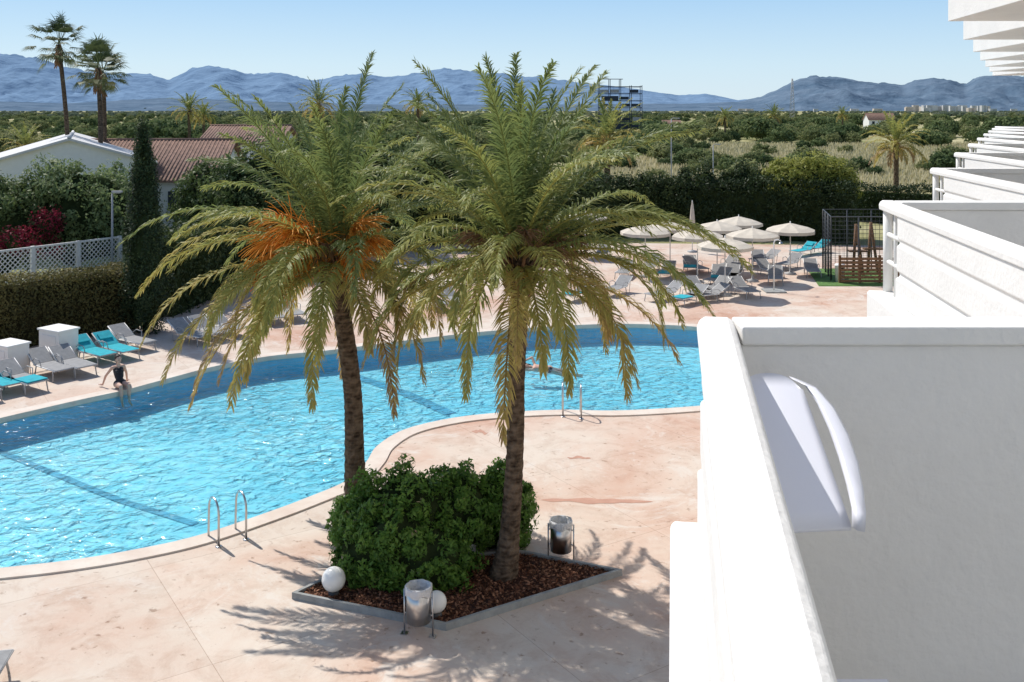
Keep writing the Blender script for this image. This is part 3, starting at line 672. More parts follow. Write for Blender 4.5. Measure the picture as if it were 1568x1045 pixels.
def gable(name,p0,p1,wd,ez,rz,wall,roof,ov=0.4):
    e=empty(name); a=Vector(p0);b=Vector(p1);t=(b-a).normalized();n=Vector((t.y,-t.x)); hw=wd/2
    mb=MB(); c=[a+n*hw,b+n*hw,b-n*hw,a-n*hw]; mb.prism(c,0,ez,wall)
    v=[(*c[0],ez),(*c[3],ez),(a.x,a.y,rz-0.15),(*c[1],ez),(*c[2],ez),(b.x,b.y,rz-0.15)]
    mb.add(v,[(0,1,2),(3,5,4)],wall); mb.obj('walls',e)
    mb=MB(); a2=a-t*ov;b2=b+t*ov; sl=(rz-ez)/hw; ow=hw+ov; zz=rz-sl*ow
    for sg in(1,-1):
        q=[(a2.x,a2.y,rz),(b2.x,b2.y,rz),(b2.x+n.x*ow*sg,b2.y+n.y*ow*sg,zz),(a2.x+n.x*ow*sg,a2.y+n.y*ow*sg,zz)]
        v=q+[(x,y,z-0.14) for x,y,z in q]; mb.add(v,[(0,1,2,3),(7,6,5,4),(0,4,5,1),(1,5,6,2),(2,6,7,3),(3,7,4,0)],roof)
        if roof=='roof':
            L=(b2-a2).length; k=int(L/0.24)
            for i in range(k):
                p=a2+t*(0.12+i*0.24); mb.tube([(p.x,p.y,rz-0.01),(p.x+n.x*ow*sg,p.y+n.y*ow*sg,zz-0.01)],0.06,'roof',seg=5,smooth=True)
    mb.tube([(a2.x,a2.y,rz+0.02),(b2.x,b2.y,rz+0.02)],0.1,roof,seg=6); mb.obj('roof',e)
    mb=MB(); L=(b-a).length; k=max(1,int(L/3.5))
    for i in range(k):
        p=a+t*(L*(i+.5)/k)
        for sg in(1,-1):
            q=p+n*(hw+0.01)*sg; mb.box((q.x,q.y,ez-1.5),(1.1,0.06,1.2),'dark',math.atan2(t.y,t.x)); mb.box((q.x,q.y,ez-2.15),(1.3,0.12,0.08),'whitepaint',math.atan2(t.y,t.x))
    mb.obj('windows',e)
gable('white_house',(bx(118,56),55),(bx(112,70),70),8.6,hz(247,55),hz(211,55),'whitepaint','whiteroof',0.3)
gable('terracotta_roof_house',(bx(140,66),66),(bx(375,70),66.5),9.0,hz(272,61),hz(214,66),'whitepaint','roof')
gable('terracotta_roof_house',(bx(330,82),82),(bx(440,82),82),7,hz(215,80),hz(192,82),'whitepaint','roof')

foliage_obj('pine_tree',[((bx(395,50),50,3.4),(2.6,2.2,3.0)),((bx(330,54),54,2.8),(2.3,2,2.4)),((bx(470,52),52,3.8),(2.6,2.2,2.8))],0.11,'tree',per=80,ncl=110,clr=0.22)
foliage_obj('pine_tree',[((bx(560,56),56,3.6),(3.0,2.2,3.0)),((bx(650,60),60,3.2),(3.2,2.4,2.9))],0.12,'tree',per=80,ncl=110,clr=0.22)
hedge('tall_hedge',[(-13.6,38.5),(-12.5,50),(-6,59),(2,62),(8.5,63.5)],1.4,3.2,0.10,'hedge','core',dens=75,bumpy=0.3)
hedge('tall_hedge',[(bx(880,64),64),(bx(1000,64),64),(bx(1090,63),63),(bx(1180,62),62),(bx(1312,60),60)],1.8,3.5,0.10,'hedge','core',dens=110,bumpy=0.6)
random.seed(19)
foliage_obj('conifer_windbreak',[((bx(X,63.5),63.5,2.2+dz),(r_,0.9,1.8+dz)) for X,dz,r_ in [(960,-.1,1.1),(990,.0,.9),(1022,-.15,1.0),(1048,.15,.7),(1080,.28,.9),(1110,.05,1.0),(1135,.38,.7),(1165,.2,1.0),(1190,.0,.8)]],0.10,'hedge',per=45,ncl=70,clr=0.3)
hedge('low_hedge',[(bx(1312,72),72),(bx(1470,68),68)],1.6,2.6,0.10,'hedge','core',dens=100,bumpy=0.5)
foliage_obj('light_green_shrub',[((bx(1245,62.0),62.0,3.25),(2.5,1.4,2.0)),((bx(1205,63),63,3.4),(1.5,1.3,1.5)),((bx(1285,62),62,2.8),(1.2,1.3,1.5))],0.10,'hedgelight',per=80,ncl=130,clr=0.24)

# ---------------------------------------------------------------- loungers / parasols
def lounger_mesh(kind):
    mb=MB(); W=0.62;h=0.32
    for s in(-1,1):
        fk='grey' if kind=='turq' else 'whitepaint'
        mb.tube([(s*W/2,-0.62,h),(s*W/2,0.66,h)],0.02,fk,6)
        mb.tube([(s*W/2,0.60,h),(s*W/2,1.2,h+0.36)],0.02,fk,6)
        for y in(-0.5,0.5): mb.tube([(s*W/2,y,h),(s*(W/2+0.02),y+(-0.06 if y<0 else .06),0)],0.018,'grey',6)
        mb.tube([(s*(W/2),0.2,h),(s*(W/2+0.03),0.25,h+0.2),(s*(W/2+0.03),0.55,h+0.22),(s*(W/2),0.75,h+0.09)],0.014,'grey',6)
    mb.tube([(-W/2,-0.62,h),(W/2,-0.62,h)],0.02,'grey',6); mb.tube([(-W/2,1.2,h+.36),(W/2,1.2,h+.36)],0.02,'grey',6)
    mb.tube([(-W/2,0.95,h+.2),(-W/2,0.85,0.02),(W/2,0.85,0.02),(W/2,0.95,h+.2)],0.014,'grey',6)
    k='turq' if kind=='turq' else 'fab'
    mb.box((0,-0.01,h+0.012),(W-0.03,1.22,0.022),k)
    mb.box((0,0.905,h+0.195),(W-0.03,0.68,0.022),k,0,('X',R(31)))
    if kind=='half': mb.box((0,-0.25,h+0.04),(W-0.02,0.7,0.03),'turq')
    if kind=='turq': mb.box((0,0.95,h+0.255),(W*0.7,0.25,0.07),'turq',0,('X',R(31)))
    return mb.mesh('sun_lounger_'+kind)
LM={k:lounger_mesh(k) for k in('plain','turq','half')}
def lounger(x,y,rot,kind='plain'):
    o=bpy.data.objects.new('sun_lounger',LM[kind]); link(o); o.location=(x,y,0.002); o.rotation_euler[2]=rot
for X,Y,k in [(185,548,'turq'),(150,554,'turq'),(210,535,'plain'),(118,572,'plain'),(84,577,'plain'),(40,597,'half'),(5,600,'turq'),(-30,612,'plain'),(355,513,'plain'),(330,519,'plain'),(300,525,'plain')]:
    x,y=gp(X,Y); lounger(x,y,R(52)+random.uniform(-.06,.06),k)
def parasol_mesh():
    mb=MB(); n=8; R0=1.22; zt=2.50; ze=2.15
    ang=[2*math.pi*i/n+math.pi/8 for i in range(n)]
    v=[(0,0,zt)]; 
    for r,z in((0.45,zt-0.11),(0.9,zt-0.22),(R0,ze)):
        for i in range(n*2):
            a=math.pi*i/n+math.pi/8; q=1.0 if i%2==0 else 0.93; v.append((r*q*math.cos(a),r*q*math.sin(a),z-(0.0 if i%2==0 else 0.02)))
    N=2*n; f=[(0,1+i,1+(i+1)%N) for i in range(N)]
    for k in range(2):
        for i in range(N): f.append((1+k*N+i,1+(k+1)*N+i,1+(k+1)*N+(i+1)%N,1+k*N+(i+1)%N))
    mb.add(v,f,'parasol')
    o=len(v)-N; v2=[v[o+i] for i in range(N)]+[(v[o+i][0]*1.01,v[o+i][1]*1.01,v[o+i][2]-0.14) for i in range(N)]
    mb.add(v2,[(i,(i+1)%N,N+(i+1)%N,N+i) for i in range(N)],'parasol')
    mb.tube([(0,0,0.05),(0,0,zt+0.08)],0.025,'whitepaint'); mb.lathe((0,0,0),[(0.28,0),(0.28,0.07),(0.05,0.12),(0.04,0.35)],'grey',16)
    for a in ang: mb.tube([(0,0,zt-0.45),(0.6*math.cos(a),0.6*math.sin(a),zt-0.20)],0.01,'grey',4); 
    for a in ang: mb.tube([(0,0,zt-0.03),(R0*math.cos(a),R0*math.sin(a),ze-0.01)],0.01,'grey',4)
    return mb.mesh('parasol')
PM=parasol_mesh()
def parasol(X,Yedge,rot=0):
    y=F*(H-2.12)/(Yedge-HY); o=bpy.data.objects.new('beach_parasol',PM); link(o); o.location=(bx(X,y),y,0.002); o.rotation_euler[2]=rot; return bx(X,y),y
pos=[]
for X,Y in [(1110,377),(1152,361),(1131,342),(1210,353),(1068,362),(1026,349),(988,356),(896,333),(1098,350)]:
    x,y=parasol(X,Y,random.uniform(0,0.5)); pos.append((x,y))
for x,y in pos:
    for dx in(-1.05,0.9):
        if random.random()<0.85: lounger(x+dx,y-0.4+random.uniform(-.3,.3),R(random.choice([-18,-14,-10,14])),random.choice(['plain','plain','plain','plain','half']))
for X,Y,k in [(1095,437,'plain'),(1120,430,'plain'),(1090,452,'plain'),(1110,415,'plain'),(1165,405,'plain'),(1205,412,'plain'),(1050,466,'half'),(1075,462,'plain'),(1245,388,'turq'),(1225,392,'turq'),(1010,460,'plain'),(940,452,'plain'),(880,460,'half'),(700,470,'plain'),(670,474,'plain'),(450,490,'plain'),(420,495,'plain')]:
    x,y=gp(X,Y); lounger(x,y,R(random.uniform(-65,-25)) if X>800 else R(30),k)
mb=MB(); mb.tube([(0,0,0),(0,0,2.9)],0.025,'whitepaint'); mb.lathe((0,0,0),[(0.03,1.3),(0.17,1.5),(0.14,1.9),(0.10,2.4),(0.03,2.85)],'parasol',10); mb.lathe((0,0,0),[(0.28,0),(0.28,0.07),(0.05,0.12)],'grey',14)
x,y=bx(1060,56),56; mb.obj('closed_parasol',loc=(x,y,0))
x,y=gp(1185,446); mb=MB(); mb.tube([(0,0,0),(0,0,2.15),(0.05,0,2.25),(0.18,0,2.28),(0.3,0,2.22)],0.03,'whitepaint'); mb.lathe((0.3,0,2.12),[(0.09,0),(0.02,0.08)],'steel',12); mb.box((0,0,0.03),(0.9,0.9,0.06),'kerb'); mb.tube([(-.05,0,1.1),(.05,0,1.1)],0.04,'steel'); mb.obj('outdoor_shower',loc=(x,y,0))

co=empty('play_court'); mb=MB(); x0,y0=gp(1282,437); x1,y1_=gp(1392,437); yb=50.0
mb.prism([(x0-0.9,y0-0.2),(x1+2,y0-0.2),(x1+3,yb),(x0,yb)],0.004,0.03,'turf'); mb.obj('turf',co)
mb=MB()
H2=3.0
cs=[(x0+.1,y0+1.2),(x1+2,y0+1.2),(x1+2.4,yb),(x0+.8,yb)]
for a,b in zip(cs,cs[1:]+cs[:1]):
    a=Vector(a);b=Vector(b);L=(b-a).length;k=int(L/1.5)+1
    for i in range(k+1):
        p=a.lerp(b,i/k); mb.tube([(p.x,p.y,0),(p.x,p.y,H2)],0.035,'darkmetal',6)
    k=int(L/0.2)
    for i in range(k): 
        p=a.lerp(b,i/k); mb.tube([(p.x,p.y,0.1),(p.x,p.y,H2)],0.0075,'darkmetal',3,cap=False)
    for z in np.arange(0.2,H2+.01,0.2): mb.tube([(a.x,a.y,z),(b.x,b.y,z)],0.0075 if z<H2-0.1 else 0.03,'darkmetal',3,cap=False)
mb.obj('mesh_cage',co)
mb=MB()
for i in range(7):
    z=0.12+i*0.17; mb.box(((x0+x1)/2+0.6,y0+0.5,z),(x1-x0+0.6,0.05,0.11),'wood')
for i in range(5): mb.box((x0+0.3+i*(x1-x0+0.4)/4,y0+0.56,0.65),(0.1,0.1,1.3),'wood')
mb.obj('timber_fence',co)
mb=MB()
for i,(xx,yy) in enumerate([(x0+1.6,y0+2.6),(x0+2.6,y0+3.4)]):
    mb.tube([(xx,yy,0),(xx+.15,yy,2.5)],0.07,'wood',6); mb.tube([(xx+.5,yy,0),(xx+.15,yy,2.5)],0.07,'wood',6); mb.box((xx+.25,yy,1.2),(0.9,0.3,0.08),'wood')
mb.obj('climbing_frame',co)
mb=MB(); mb.lathe((0,0,0),[(0.001,0),(0.2,0.0),(0.23,0.75),(0.25,0.76),(0.25,0.8),(0.2,0.86),(0.001,0.88)],'whitepaint',20); mb.box((0,-0.22,0.65),(0.2,0.03,0.12),'dark'); mb.obj('round_bin',loc=(*gp(1286,432),0.0))

# ---------------------------------------------------------------- hotel building
hb=empty('hotel_building')
def unit(P,a,zr,k,full=True,length=3.55,gap=0.42):
    b=Vector((-math.sin(a),-math.cos(a))); r=Vector((math.cos(a),-math.sin(a))); P=Vector(P)
    def ext(prof,s0,s1,key,name):
        mb=MB(); n=len(prof); v=[]
        for s in(s0,s1):
            for o,z in prof: q=P+b*s+r*o; v.append((q.x,q.y,zr+z))
        mb.add(v,[tuple(range(n)),tuple(range(n,2*n))[::-1]]+[(i,n+i,n+(i+1)%n,(i+1)%n) for i in range(n)],key)
        bm=bmesh.new(); me=mb.mesh(name); bm.from_mesh(me); bmesh.ops.recalc_face_normals(bm,faces=bm.faces); bm.to_mesh(me); bm.free()
        o=bpy.data.objects.new(name,me); link(o,hb)
        bv=o.modifiers.new('b','BEVEL'); bv.width=0.006; bv.segments=2; bv.limit_method='ANGLE'; bv.angle_limit=R(35)
    rail=[(0,-.062),(-.002,-.03),(0.006,-.010),(.022,0),(.085,0),(.101,-.010),(.109,-.03),(.107,-.062)]
    ext(rail,0,length,'plaster','parapet_rail')
    panel=[(.012,-.063),(.012,-.20),(.026,-.215),(.026,-.235),(.008,-.25),(.008,-.40),(.026,-.415),(.026,-.435),(.0,-.45),(.0,-.598),(.10,-.598),(.10,-.063)]
    ext(panel,gap,length,'plaster','parapet_panel')
    ledge=[(-.078,-.615),(-.066,-.60),(.105,-.60),(.105,-1.45),(-.078,-1.45)]
    ext(ledge,0,length,'plaster','parapet_base')
    if gap>0.05:
        mb=MB()
        for s in(0.03,gap*0.55):
            q=P+b*s+r*0.05; mb.tube([(q.x,q.y,zr-.6),(q.x,q.y,zr-.05)],0.032 if s<0.1 else 0.014,'whitepaint',8)
        for z in(-.22,-.40): 
            q0=P+b*0.03+r*.05;q1=P+b*(gap+.05)+r*.05; mb.tube([(q0.x,q0.y,zr+z),(q1.x,q1.y,zr+z)],0.016,'whitepaint',8)
        mb.obj('corner_railing',hb)
    g=0.10 if gap<0.05 else 0.25
    mb=MB(); W=2.5
    mb.prism([(P.x+g,P.y-0.12),(P.x+W,P.y-0.12),(P.x+W,P.y-0.01),(P.x+g,P.y-0.01)],zr-1.25,zr-0.056,'plaster')
    mb.prism([(P.x+0.10,P.y-0.135),(P.x+W,P.y-0.135),(P.x+W,P.y+0.005),(P.x+0.10,P.y+0.005)],zr-0.055,zr-0.003,'plaster')
    mb.obj('end_wall',hb,bevel=0.006)
    mb=MB(); q=P+b*length; mb.prism([(P.x+.08,P.y-.02),(q.x+.08,q.y),(q.x+W,q.y),(P.x+W,P.y-.02)],zr-1.448,zr-1.15,'plaster'); mb.obj('balcony_slab',hb)
zr=H-0.6
for k in range(1,11):
    P=(0.54+1.9*(k-1),2.9+3.72*(k-1))
    a=R(9.2) if k==1 else R(7.2)
    unit(P,a,zr,k,length=2.5 if k==1 else 3.55,gap=0.0 if k==1 else 0.42)
    if k>=2: unit(P,a,zr-2.95,k,gap=0.0); 
    unit(P,a,zr-2.95*2,k,gap=0.0,length=2.5 if k==1 else 3.55) if k>2 else None
    if k>=3: unit(P,a,zr+3.30,k,gap=0.42)
    if k>=5: unit(P,a,zr+6.2,k,gap=0.42)
mb=MB(); st=Vector((1.9,3.72)); A=Vector((0.54,2.9))-st*1.2+Vector((2.45,0)); B=Vector((0.54,2.9))+st*9.4+Vector((2.45,0))
mb.prism([A,A+Vector((6,0)),B+Vector((6,0)),B],0,14.5,'plaster'); mb.obj('main_block',hb)
mb=MB()
for k in range(0,10):
    for z in(zr-1.1,zr-1.1-2.95,zr-1.1+2.95):
        c=Vector((0.54,2.9))+st*(k-0.5)+Vector((2.43,0)); mb.box((c.x,c.y,z+1.05),(1.8,0.05,2.1),'dark',math.atan2(st.y,st.x)); mb.box((c.x-0.02,c.y,z+1.05),(0.06,0.08,2.1),'whitepaint',math.atan2(st.y,st.x))
mb.obj('balcony_doors',hb)
ch=empty('plastic_chair'); 
def curved_panel(mb,c0,c1,c2,c3,bulge,th,key,n=10):
    c0,c1,c2,c3=map(Vector,(c0,c1,c2,c3)); nn=(c1-c0).cross(c3-c0).normalized(); v=[]
    for s in(0,1):
        for i in range(n+1):
            for j in range(n+1):
                u,w_=i/n,j/n; p=c0.lerp(c1,u).lerp(c3.lerp(c2,u),w_); p=p+nn*(bulge*math.sin(math.pi*u)*(0.4+0.6*w_)+ (th if s else 0)); 
                if w_>0.85: p=p+(c0-c3).normalized()*0.05*((w_-0.85)/0.15)**2*(abs(u-.5)*2)**3
                v.append(p)
    N=n+1; f=[]
    for i in range(n):
        for j in range(n):
            a=i*N+j; f.append((a,a+1,a+N+1,a+N)); f.append((a+N*N,a+N+N*N,a+N+1+N*N,a+1+N*N))
    for i in range(n):
        for (a,b) in((i*N,(i+1)*N),(i*N+n,(i+1)*N+n),(i,i+1),(n*N+i,n*N+i+1)): f.append((a,b,b+N*N,a+N*N))
    mb.add(v,f,key,True)
def wp(X,Y,y): return (bx(X,y),y,hz(Y,y))
mb=MB()
curved_panel(mb,wp(1150,822,2.2),wp(1303,812,2.2),wp(1222,580,2.62),wp(1128,580,2.66),0.008,0.012,'plastic')
mb.obj('backrest',ch)
mb=MB(); 
prof=[(1212,578,2.62,3),(1240,590,2.58,9),(1264,620,2.5,13),(1284,660,2.42,15),(1299,703,2.34,15),(1309,745,2.27,13),(1315,780,2.2,11),(1314,808,2.16,10)]
v=[]
for X,Y,y,wd in prof:
    for dx,dy in((-wd,0.0),(-wd*0.6,-0.018),(wd*0.6,-0.018),(wd,0.0),(wd*.6,0.012),(-wd*.6,0.012)):
        v.append((bx(X+dx,y),y+dy,hz(Y+ (dx*0.2),y)))
f=[]
for i in range(len(prof)-1):
    for j in range(6): f.append((i*6+j,i*6+(j+1)%6,(i+1)*6+(j+1)%6,(i+1)*6+j))
f+= [tuple(range(6))[::-1],tuple(range(len(v)-6,len(v)))]
mb.add(v,f,'plastic',True); mb.obj('armrest',ch)
mb=MB(); zf=zr-1.15
q=wp(1225,815,2.2); mb.box((q[0]+0.02,q[1]-0.05,zf+0.42),(0.42,0.30,0.03),'plastic')
for dx in(-.17,.20):
    for dy in(-.18,.12): mb.tube([(q[0]+dx,q[1]-0.05+dy,zf+0.42),(q[0]+dx*1.1,q[1]-.05+dy*1.1,zf)],[0.022,0.016],'plastic',6)
mb.obj('seat_and_legs',ch)

# ---------------------------------------------------------------- scrubland
def proto(name,seed,rad,leaf,matkey,parent,nb=4,per=14):
    np.random.seed(seed); random.seed(seed);V=[];Q=[];Rn=[];off=0
    for i in range(nb):
        c=(random.uniform(-.4,.4)*rad,random.uniform(-.4,.4)*rad,rad*random.uniform(0.35,0.6)); rr=[rad*random.uniform(.5,.75),rad*random.uniform(.5,.75),rad*random.uniform(.4,.65)]
        C,N,rn=cloudpts(c,rr,40,per,0.3); v,q=leaves(C,N,leaf,0.6); V.append(v);Q.append(q+off);off+=len(v);Rn.append(np.repeat(rn,4))
    return quadmesh(name,np.concatenate(V),np.concatenate(Q),np.concatenate(Rn),matkey,parent)
def scatter(name,pts,leafk,seed,rad,leaf):
    v=[];f=[]
    for (x,y,s) in pts:
        a=random.uniform(0,6.28); o=len(v)
        for k in range(4): v.append((x+s*0.7071*math.cos(a+k*math.pi/2),y+s*0.7071*math.sin(a+k*math.pi/2),-0.05))
        f.append((o,o+1,o+2,o+3))
    me=bpy.data.meshes.new(name); me.from_pydata(v,[],f); ob=bpy.data.objects.new(name,me); link(ob)
    ob.instance_type='FACES'; ob.use_instance_faces_scale=True; ob.show_instancer_for_render=False; ob.show_instancer_for_viewport=False
    proto('shrub',seed,rad,leaf,leafk,ob); return ob
random.seed(5)
groups=[[] for _ in range(6)]
def okspot(x,y):
    X=CX+F*x/y
    nv=noise.noise(Vector((x*0.014,y*0.009,3.3)))+0.5*noise.noise(Vector((x*0.05,y*0.03,1.3)))
    if X>900 and y<118: return random.random()<0.07 and y>75
    if 118<=y<225 and 900<X<1700: return (nv>0.20 and random.random()<.6) or random.random()<0.07
    if X<420 and y<72: return False
    return nv>-0.08 or random.random()<0.16
for _ in range(1900):
    y=66+(random.random())*140; x=(random.uniform(-900,2600)-CX)*y/F
    if okspot(x,y): groups[random.randrange(4)].append((x,y,random.uniform(0.5,1.25)))
for _ in range(3600):
    y=190+1000*random.random()**1.4; x=(random.uniform(-500,2200)-CX)*y/F
    if okspot(x,y): groups[random.randrange(4)].append((x,y,random.uniform(0.6,1.6)*(1+y/2600)))
for _ in range(2800):
    y=900+3000*random.random()**1.2; x=(random.uniform(-400,2100)-CX)*y/F
    if noise.noise(Vector((x*0.003,y*0.0015,9)))>-0.25: groups[4].append((x,y,random.uniform(1.3,2.7)))
for _ in range(80):
    y=random.uniform(170,600); x=(random.uniform(-300,2000)-CX)*y/F; groups[5].append((x,y,random.uniform(1.5,2.9)))
for i in range(6):
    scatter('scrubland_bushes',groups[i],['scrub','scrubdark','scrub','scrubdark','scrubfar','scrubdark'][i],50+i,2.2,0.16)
np.random.seed(3); random.seed(3)

C=[]
for _ in range(46000):
    y=95+135*random.random()**1.0; X=random.uniform(880,1680); C.append((bx(X,y),y,0))
C=np.array(C); n=len(C); a=np.random.rand(n)*6.28; h=0.35+0.55*np.random.rand(n)
dx=np.cos(a)*0.15; dy=np.sin(a)*0.15; z=np.zeros(n)
V=np.stack([np.stack([C[:,0]-dx,C[:,1]-dy,z],1),np.stack([C[:,0]+dx,C[:,1]+dy,z],1),np.stack([C[:,0]+dx*.3+.1,C[:,1],h],1),np.stack([C[:,0]-dx*.3+.1,C[:,1],h],1)],1).reshape(-1,3)
M['grass']=leafmat('dry_grass',[(0,(0.38,0.34,0.18)),(1,(0.66,0.59,0.40))],0.45,0.9)
quadmesh('dry_grass',V,np.arange(4*n).reshape(-1,4),np.repeat(np.random.rand(n),4),'grass')

# ---------------------------------------------------------------- distant structures
sc=empty('scaffold_billboard'); mb=MB(); yb=210; xa=bx(918,yb); xb=bx(983,yb)
zt=hz(121,yb)
for i in range(5):
    for dy in(0,3):
        x=xa+(xb-xa)*i/4; mb.box((x,yb+dy,(zt-(0 if i<3 else 1.3))/2),(0.13,0.13,zt-(0 if i<3 else 1.3)),'navy')
for z in np.linspace(4,zt-1.6,7):
    mb.box(((xa+xb)/2,yb,z),(xb-xa,0.13,0.15),'navy'); mb.box(((xa+xb)/2,yb+3,z),(xb-xa,0.13,0.15),'navy')
mb.box(((xa*0.7+xb*0.3),yb,zt),((xb-xa)*0.5,0.13,0.14),'navy'); mb.obj('frame',sc)
mb=MB()
for i in range(4):
    for j,z in enumerate(np.linspace(4,zt-1.6,7)[:-1]):
        if random.random()<0.72: mb.box((xa+(xb-xa)*(i+.5)/4+random.uniform(-.3,.3),yb+0.3+random.random()*2,z+0.55),((xb-xa)/5,0.1,random.uniform(.5,1.0)),'navy' if random.random()<.85 else 'grey')
mb.obj('panels',sc)
def tower():
    mb=MB(); y=650; x=bx(1213,y); zt=hz(120,y)
    for s in(-1,1):
        for t in(-1,1): mb.tube([(x+s*1.6,y+t*1.6,0),(x+s*0.3,y+t*.3,zt)],0.12,'grey',4)
    for i in range(12):
        u=i/12;w0=1.6-1.3*u;u1=(i+1)/12;w1=1.6-1.3*u1
        for s in(-1,1): mb.tube([(x-s*w0,y-w0,zt*u),(x+s*w1,y-w1,zt*u1)],0.07,'grey',3); mb.tube([(x-w0*s,y+w0,zt*u),(x+w1*s,y+w1,zt*u1)],0.07,'grey',3)
    mb.obj('lattice_mast')
tower()
dt=empty('distant_town'); mb=MB(); random.seed(11)
for i in range(44):
    y=random.uniform(3300,3900); X=random.uniform(1385,1510) if i<34 else random.uniform(1130,1560); x=bx(X,y); wd=random.uniform(14,34); ht=random.uniform(14,26) if i<34 else 12
    mb.box((x,y,ht/2),(wd,12,ht),'whiteroof' if random.random()<.5 else 'coping',random.uniform(-.3,.3))
    for r_ in range(int(ht/3.2)):
        for c_ in range(int(wd/4)): mb.box((x-wd/2+2.5+c_*4,y-6.1,1.8+r_*3.2),(1.6,0.3,1.5),'dark')
mb.obj('buildings',dt)
gable('white_farmhouse',(bx(1326,420),420),(bx(1366,420),420),7,hz(180,420)-0.6,hz(175,420)+0.6,'whitepaint','roof')
gable('white_farmhouse',(bx(1015,330),330),(bx(1040,330),330),6,3.2,4.6,'whitepaint','roof')

# ---------------------------------------------------------------- mountains
def range_(name,prof,D,depth,matk,amp,seed):
    Xs=np.arange(-900,2500,5); px=[p[0] for p in prof]; py=[p[1] for p in prof]; rows=44; V=[];f=[]
    for X in Xs:
        Y=np.interp(X,px,py)
        for r in range(rows):
            t=r/(rows-1); dist=D+depth*t; x=(X-CX)*dist/F
            hm=(HY-Y)*(D+depth)/F+8
            nz=noise.fractal(Vector((x*0.0022+seed,dist*0.0013,seed)),0.75,2.1,7)
            nz2=1-abs(noise.noise(Vector((x*0.0032+seed,dist*0.0009,seed*2))))*2
            z=hm*(t**1.15)*(1+(0.30*nz2-0.08)*(1-t)*2.0*t)+hm*amp*nz*(1-0.75*t)*min(1,t*4)
            if r==rows-1: z=hm*(1+0.035*noise.noise(Vector((X*0.06,seed,0)))+0.05*noise.noise(Vector((X*0.15,seed,4))))
            V.append((x,dist,max(z,-3 if r==0 else 0)))
    nX=len(Xs)
    for i in range(nX-1):
        for r in range(rows-1): a=i*rows+r; f.append((a,a+rows,a+rows+1,a+1))
    mb=MB(); mb.add(V,f,matk,True); mb.obj(name)
far_p=[(-900,110),(-500,98),(-200,88),(0,82),(55,88),(90,100),(130,108),(180,112),(230,113),(258,122),(290,106),(322,101),(350,105),(375,113),(430,111),(478,123),(540,113),(600,118),(640,112),(680,105),(730,109),(780,114),(830,118),(880,125),(930,130),(970,136),(1040,146),(1080,143),(1130,153),(1180,148),(1300,140),(1700,140),(2500,130)]
mid_p=[(-900,150),(-100,152),(100,158),(250,150),(420,156),(600,160),(900,160),(1080,158),(1130,156),(1165,148),(1195,134),(1225,121),(1250,116),(1275,119),(1310,124),(1350,127),(1385,130),(1402,122),(1430,119),(1455,122),(1478,130),(1495,119),(1525,115),(1568,117),(1640,112),(1800,105),(2500,120)]
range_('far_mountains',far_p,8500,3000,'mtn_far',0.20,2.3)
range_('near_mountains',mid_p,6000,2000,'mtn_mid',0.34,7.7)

# ---------------------------------------------------------------- people
def human(name,segs,loc,vox=0.009):
    v=[];f=[]
    def capsule(a,b,ra,rb,n=10):
        a=Vector(a);b=Vector(b);t=(b-a); L=t.length; t=t.normalized() if L>1e-6 else Vector((0,0,1)); u=t.orthogonal().normalized(); w_=t.cross(u); rings=[]
        for k in range(1,5): an=math.pi/2*k/4; rings.append((a-t*ra*math.cos(an),ra*math.sin(an)))
        for k in range(0,4): an=math.pi/2*k/4; rings.append((b+t*rb*math.sin(an),rb*math.cos(an)))
        o=len(v); v.append(a-t*ra)
        for c,r in rings:
            for j in range(n): an=2*math.pi*j/n; v.append(c+(u*math.cos(an)+w_*math.sin(an))*r)
        v.append(b+t*rb); m_=len(rings)
        for j in range(n): f.append((o,o+1+(j+1)%n,o+1+j))
        for i in range(m_-1):
            for j in range(n): f.append((o+1+i*n+j,o+1+i*n+(j+1)%n,o+1+(i+1)*n+(j+1)%n,o+1+(i+1)*n+j))
        e_=o+1+m_*n
        for j in range(n): f.append((e_,o+1+(m_-1)*n+j,o+1+(m_-1)*n+(j+1)%n))
    for s in segs: capsule(s[0],s[1],s[2],s[3])
    me=bpy.data.meshes.new('tmp'); me.from_pydata([tuple(p) for p in v],[],f); ob=bpy.data.objects.new('tmp',me); link(ob)
    rm=ob.modifiers.new('r','REMESH'); rm.mode='VOXEL'; rm.voxel_size=vox; rm.use_smooth_shade=True
    smm=ob.modifiers.new('s','SMOOTH'); smm.iterations=2; smm.factor=0.5
    dg=bpy.context.evaluated_depsgraph_get(); m2=bpy.data.meshes.new_from_object(ob.evaluated_get(dg)); bpy.data.objects.remove(ob)
    m2.materials.clear()
    for k in('skin','black','hair'): m2.materials.append(M[k])
    nc=len(m2.polygons); C=np.zeros(nc*3,dtype=np.float32); m2.polygons.foreach_get('center',C); C=C.reshape(-1,3)
    best=np.full(nc,9e9); lab=np.zeros(nc,dtype=np.int32)
    for s in segs:
        a=np.array(s[0]);b=np.array(s[1]); ab=b-a; L2=max(1e-9,ab@ab); t=np.clip(((C-a)@ab)/L2,0,1); dd=np.linalg.norm(C-(a+t[:,None]*ab),axis=1)-(s[2]+(s[3]-s[2])*t)
        q=dd<best; best[q]=dd[q]; lab[q]=s[4]
    m2.polygons.foreach_set('material_index',lab); m2.polygons.foreach_set('use_smooth',np.ones(nc,dtype=bool)); m2.update()
    o=bpy.data.objects.new(name,m2); link(o); o.location=loc; return o
